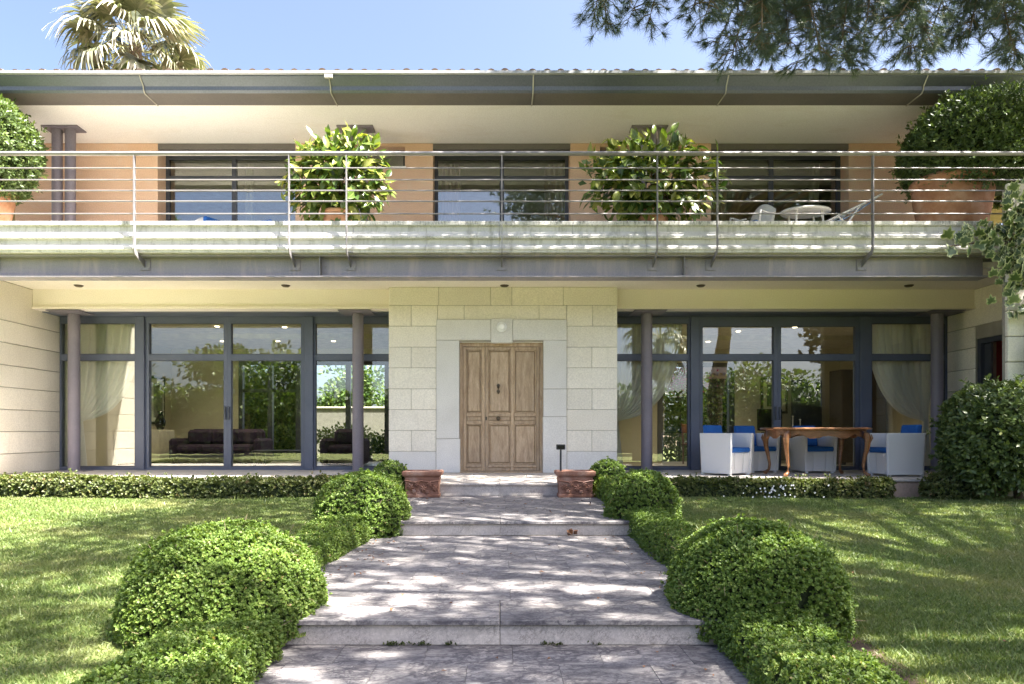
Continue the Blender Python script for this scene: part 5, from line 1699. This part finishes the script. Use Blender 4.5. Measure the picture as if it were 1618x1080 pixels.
# ------------------------------------------------------------------ garden behind the house and trees facing it
def leafy_tree(name, label, x, y, h, rx, rz, n, mat, ln=.16, gz=-.12, trunk_r=.16, cat='tree', group=None, flat=False):
    o = tag(empty(name, (x, y, gz)), label, cat, group)
    r_ = np.random.default_rng(int(abs(x * 131 + y * 17)) + 5)
    k = 26
    C = r_.normal(size=(k, 3)); C = unit(C) * (r_.random((k, 1)) ** .4) * np.array([rx, rx * .8, rz]) * .78
    C[:, 2] += h - rz
    P = np.repeat(C, n // k, 0)
    D = unit(rng.normal(size=P.shape))
    sz = np.repeat(r_.uniform(.22, .42, k), n // k)[:, None] * np.array([rx, rx, rz * .9])
    P = P + D * sz * (rng.random((len(P), 1)) ** .5)
    V, T, rr = leaf_cloud(P, D + rng.normal(0, .6, P.shape), rng.normal(size=P.shape) + [0, 0, .8], ln * rng.uniform(.7, 1.3, len(P)), ln * .55, .15)
    link('crown', tri_mesh('crown', V, T, M[mat], rr), o)
    b = MB(); b.tube([(0, 0, 0), (.1, 0, h * .4), (0, 0, h * .8)], [trunk_r, trunk_r * .8, trunk_r * .3], 8)
    for q in range(4):
        c_ = C[q * 5]; b.tube([(.05, 0, h * .45), tuple((c_ + np.array([0, 0, h * .5])) / 2), tuple(c_)], [trunk_r * .5, trunk_r * .3, .02], 6, False)
    b.build('trunk', M['bark'], o)
    return o
def cypress(label, x, y, h, r_, group=None, gz=-.12):
    o = tag(empty('cypress', (x, y, gz)), label, 'tree', group)
    n = 9000
    t = rng.random(n) ** .8; a = rng.uniform(0, 6.28, n)
    rad = r_ * np.minimum(1, (t * 6) ** .5) * (1 - t ** 2.2) ** .8 * (.8 + .25 * rng.random(n))
    P = np.stack([np.cos(a) * rad, np.sin(a) * rad, .2 + t * (h - .2)], 1)
    D = np.stack([np.cos(a) * .35, np.sin(a) * .35, np.ones(n)], 1) + rng.normal(0, .2, (n, 3))
    V, T, rr = leaf_cloud(P, D, np.stack([np.cos(a), np.sin(a), 0 * a], 1) + rng.normal(0, .4, (n, 3)), .22, .09, .1)
    link('crown', tri_mesh('crown', V, T, M['cypress'], rr), o)
    b = MB(); b.tube([(0, 0, 0), (0, 0, h * .9)], [.14, .03], 8); b.build('trunk', M['bark'], o)
GB = 'garden trees seen through the house'
leafy_tree('garden_tree', 'bright green tree in the rear garden seen through the sliding door', -8.6, 24.0, 4.2, 2.0, 1.9, 5200, 'tree_pale', .18, group=GB)
leafy_tree('garden_tree', 'dense green tree in the rear garden behind the sofa end', -10.4, 27.0, 4.8, 2.2, 2.1, 5200, 'tree', .2, group=GB)
gw = tag(empty('garden_wall', (-9, 29, -.1)), 'white garden wall at the end of the rear garden', 'wall')
MB().box(-12, 13, 0, .25, 0, 2.35).build('wall_body', M['gravelwall'], gw)
MB().cbox(-12.05, 13.05, -.05, .30, 2.352, 2.42, .01).build('coping', M['patio'], gw)
cypress('clipped cypress in the rear garden seen through the sliding door', -7.2, 23.0, 4.6, .55, GB)
leafy_tree('garden_shrub', 'yellow green shrub in the rear garden behind the coffee table', -6.6, 21.2, 1.7, 1.1, .8, 2600, 'tree_pale', .13, trunk_r=.06, cat='shrub')
leafy_tree('garden_shrub', 'green shrub in the rear garden seen beside the inner column', -5.0, 22.0, 1.6, 1.3, .8, 2600, 'tree_pale', .13, trunk_r=.06, cat='shrub')
leafy_tree('garden_shrub', 'loose shrub in the rear garden close to the entrance wall', -3.4, 21.0, 1.5, .9, .75, 2200, 'tree', .12, trunk_r=.06, cat='shrub')
leafy_tree('garden_tree', 'tree far off in the rear garden under the blue sky', -7.5, 34, 5.2, 2.6, 2.2, 3600, 'tree', .26, group=GB)
# outbuilding with ivy and bougainvillea behind the dining room
ob = tag(empty('outbuilding', (8.55, 23.2, -.1)), 'small tiled outbuilding behind the dining room, overgrown with ivy', 'building')
MB().box(-1.7, 3.2, -.1, 3.0, 0, 3.25).build('wall', M['limestone'], ob)
b = MB(); b.add([(-2.3, -.6, 3.20), (3.5, -.6, 3.20), (3.5, 2.0, 4.3), (-2.3, 2.0, 4.3)], [(0, 1, 2, 3)]); b.add([(-2.3, -.6, 3.10), (3.5, -.6, 3.10), (3.5, -.6, 3.2), (-2.3, -.6, 3.2)], [(0, 1, 2, 3)])
ro = b.build('roof', M['roof'], ob)
for x in np.arange(-2.2, 3.5, .235): link('roof_tile', tile_me, ro, (x, -.62, 3.21))
n = 3400
P = np.stack([rng.uniform(6.8, 9.2, n), 23.02 - np.abs(rng.normal(0, .12, n)), rng.uniform(-.1, 3.0, n)], 1)
P = P[(lump(P, 2.0, 99) > -.45)]
V, T, r = leaf_cloud(P, rng.normal(size=P.shape) + [0, -.6, -.2], rng.normal(0, .5, P.shape) + [0, -1, .6], .14, .11, .1)
iv = tag(empty('wall_ivy', (9.0, 23.0, -.1)), 'ivy covering the outbuilding wall seen through the dining room', 'ivy')
link('foliage', tri_mesh('foliage', V - np.array([9.0, 23.0, -.1]), T, M['tree'], r), iv)
bv = tag(empty('bougainvillea', (5.35, 20.6, -.1)), 'bougainvillea with pink bracts seen through the dining room opening', 'climber')
n = 3600
P = np.stack([rng.normal(0, .40, n), rng.normal(0, .35, n), rng.uniform(.2, 3.15, n)], 1)
V, T, r = leaf_cloud(P, rng.normal(size=P.shape) + [0, 0, -.4], rng.normal(size=P.shape) + [0, -.4, .8], .13, .08, .1)
link('foliage', tri_mesh('foliage', V, T, M['tree_pale'], r), bv)
n = 500
P = np.stack([rng.normal(.1, .30, n), rng.normal(-.15, .3, n), rng.normal(2.85, .18, n)], 1)
V, T, r = leaf_cloud(P, rng.normal(size=P.shape), rng.normal(size=P.shape) + [0, -.4, .8], .08, .07, .2)
link('blossom', tri_mesh('blossom', V, T, M['bract'], r), bv)
b = MB(); b.tube([(0, 0, 0), (.1, 0, 1.5), (0, 0, 3.0)], [.05, .04, .02], 7); b.build('stem', M['bark'], bv)
lawn_back = MB(); lawn_back.grid(lambda u, v: (-40 + 80 * u, 17.75 + 40 * v, -.06), 4, 4)
tag(lawn_back.build('rear_lawn', M['turf'], recalc=False), kind='structure')
# upper right: sunlit tree seen past the balcony pot
leafy_tree('garden_tree', 'yellow green tree seen through the gap beside the right balcony pot', 18.2, 24.5, 9.0, 2.2, 2.6, 4200, 'tree_pale', .2, group='trees beside the house')

# trees on the camera's side of the garden, seen mirrored in the panes
GF = 'trees mirrored in the window panes'
leafy_tree('garden_tree', 'broad dark tree mirrored in the living room panes', -14.0, -11.0, 7.0, 4.0, 3.0, 6000, 'tree', .3, group=GF)
leafy_tree('garden_tree', 'tree mirrored in the pane behind the left curtain', -20.0, -7.0, 6.5, 3.5, 2.8, 4500, 'tree', .3, group=GF)
leafy_tree('garden_tree', 'low tree mirrored in the panes beside the entrance', -3.0, -15.0, 4.6, 3.6, 2.2, 5000, 'tree_pale', .28, group=GF)
leafy_tree('garden_tree', 'tree mirrored in the panes behind the dining table', 15.0, -13.0, 6.0, 4.0, 2.8, 5000, 'tree', .3, group=GF)
palm_tree('fan palm mirrored in the dining room panes', 9.2, -12.5, 6.6, 26, 1.2)

n = 15000  # unseen hedge, added so that low window reflections stay dark
P = np.stack([rng.uniform(-34, 34, n), -18 + rng.normal(0, .35, n), rng.uniform(-.1, 1.0, n)], 1)
P[:, 2] *= 4.2 + .5 * lump(np.stack([P[:, 0], 0 * P[:, 0], 0 * P[:, 0]], 1), 1.2, 3)
V, T, r = leaf_cloud(P, rng.normal(size=P.shape), rng.normal(size=P.shape) + [0, 1, .5], .42, .30, .1)
sc_ = tag(empty('reflection_hedge', (0, -18, -.1)), 'tall hedge added behind the camera to darken the low window reflections', 'hedge')
link('foliage', tri_mesh('foliage', V - np.array([0, -18, -.1]), T, M['tree'], r), sc_)
MB().box(-34, 34, -.3, .1, .0, 3.6).build('dark_core', M['innershade'], sc_)  # plain dark box filling the added hedge
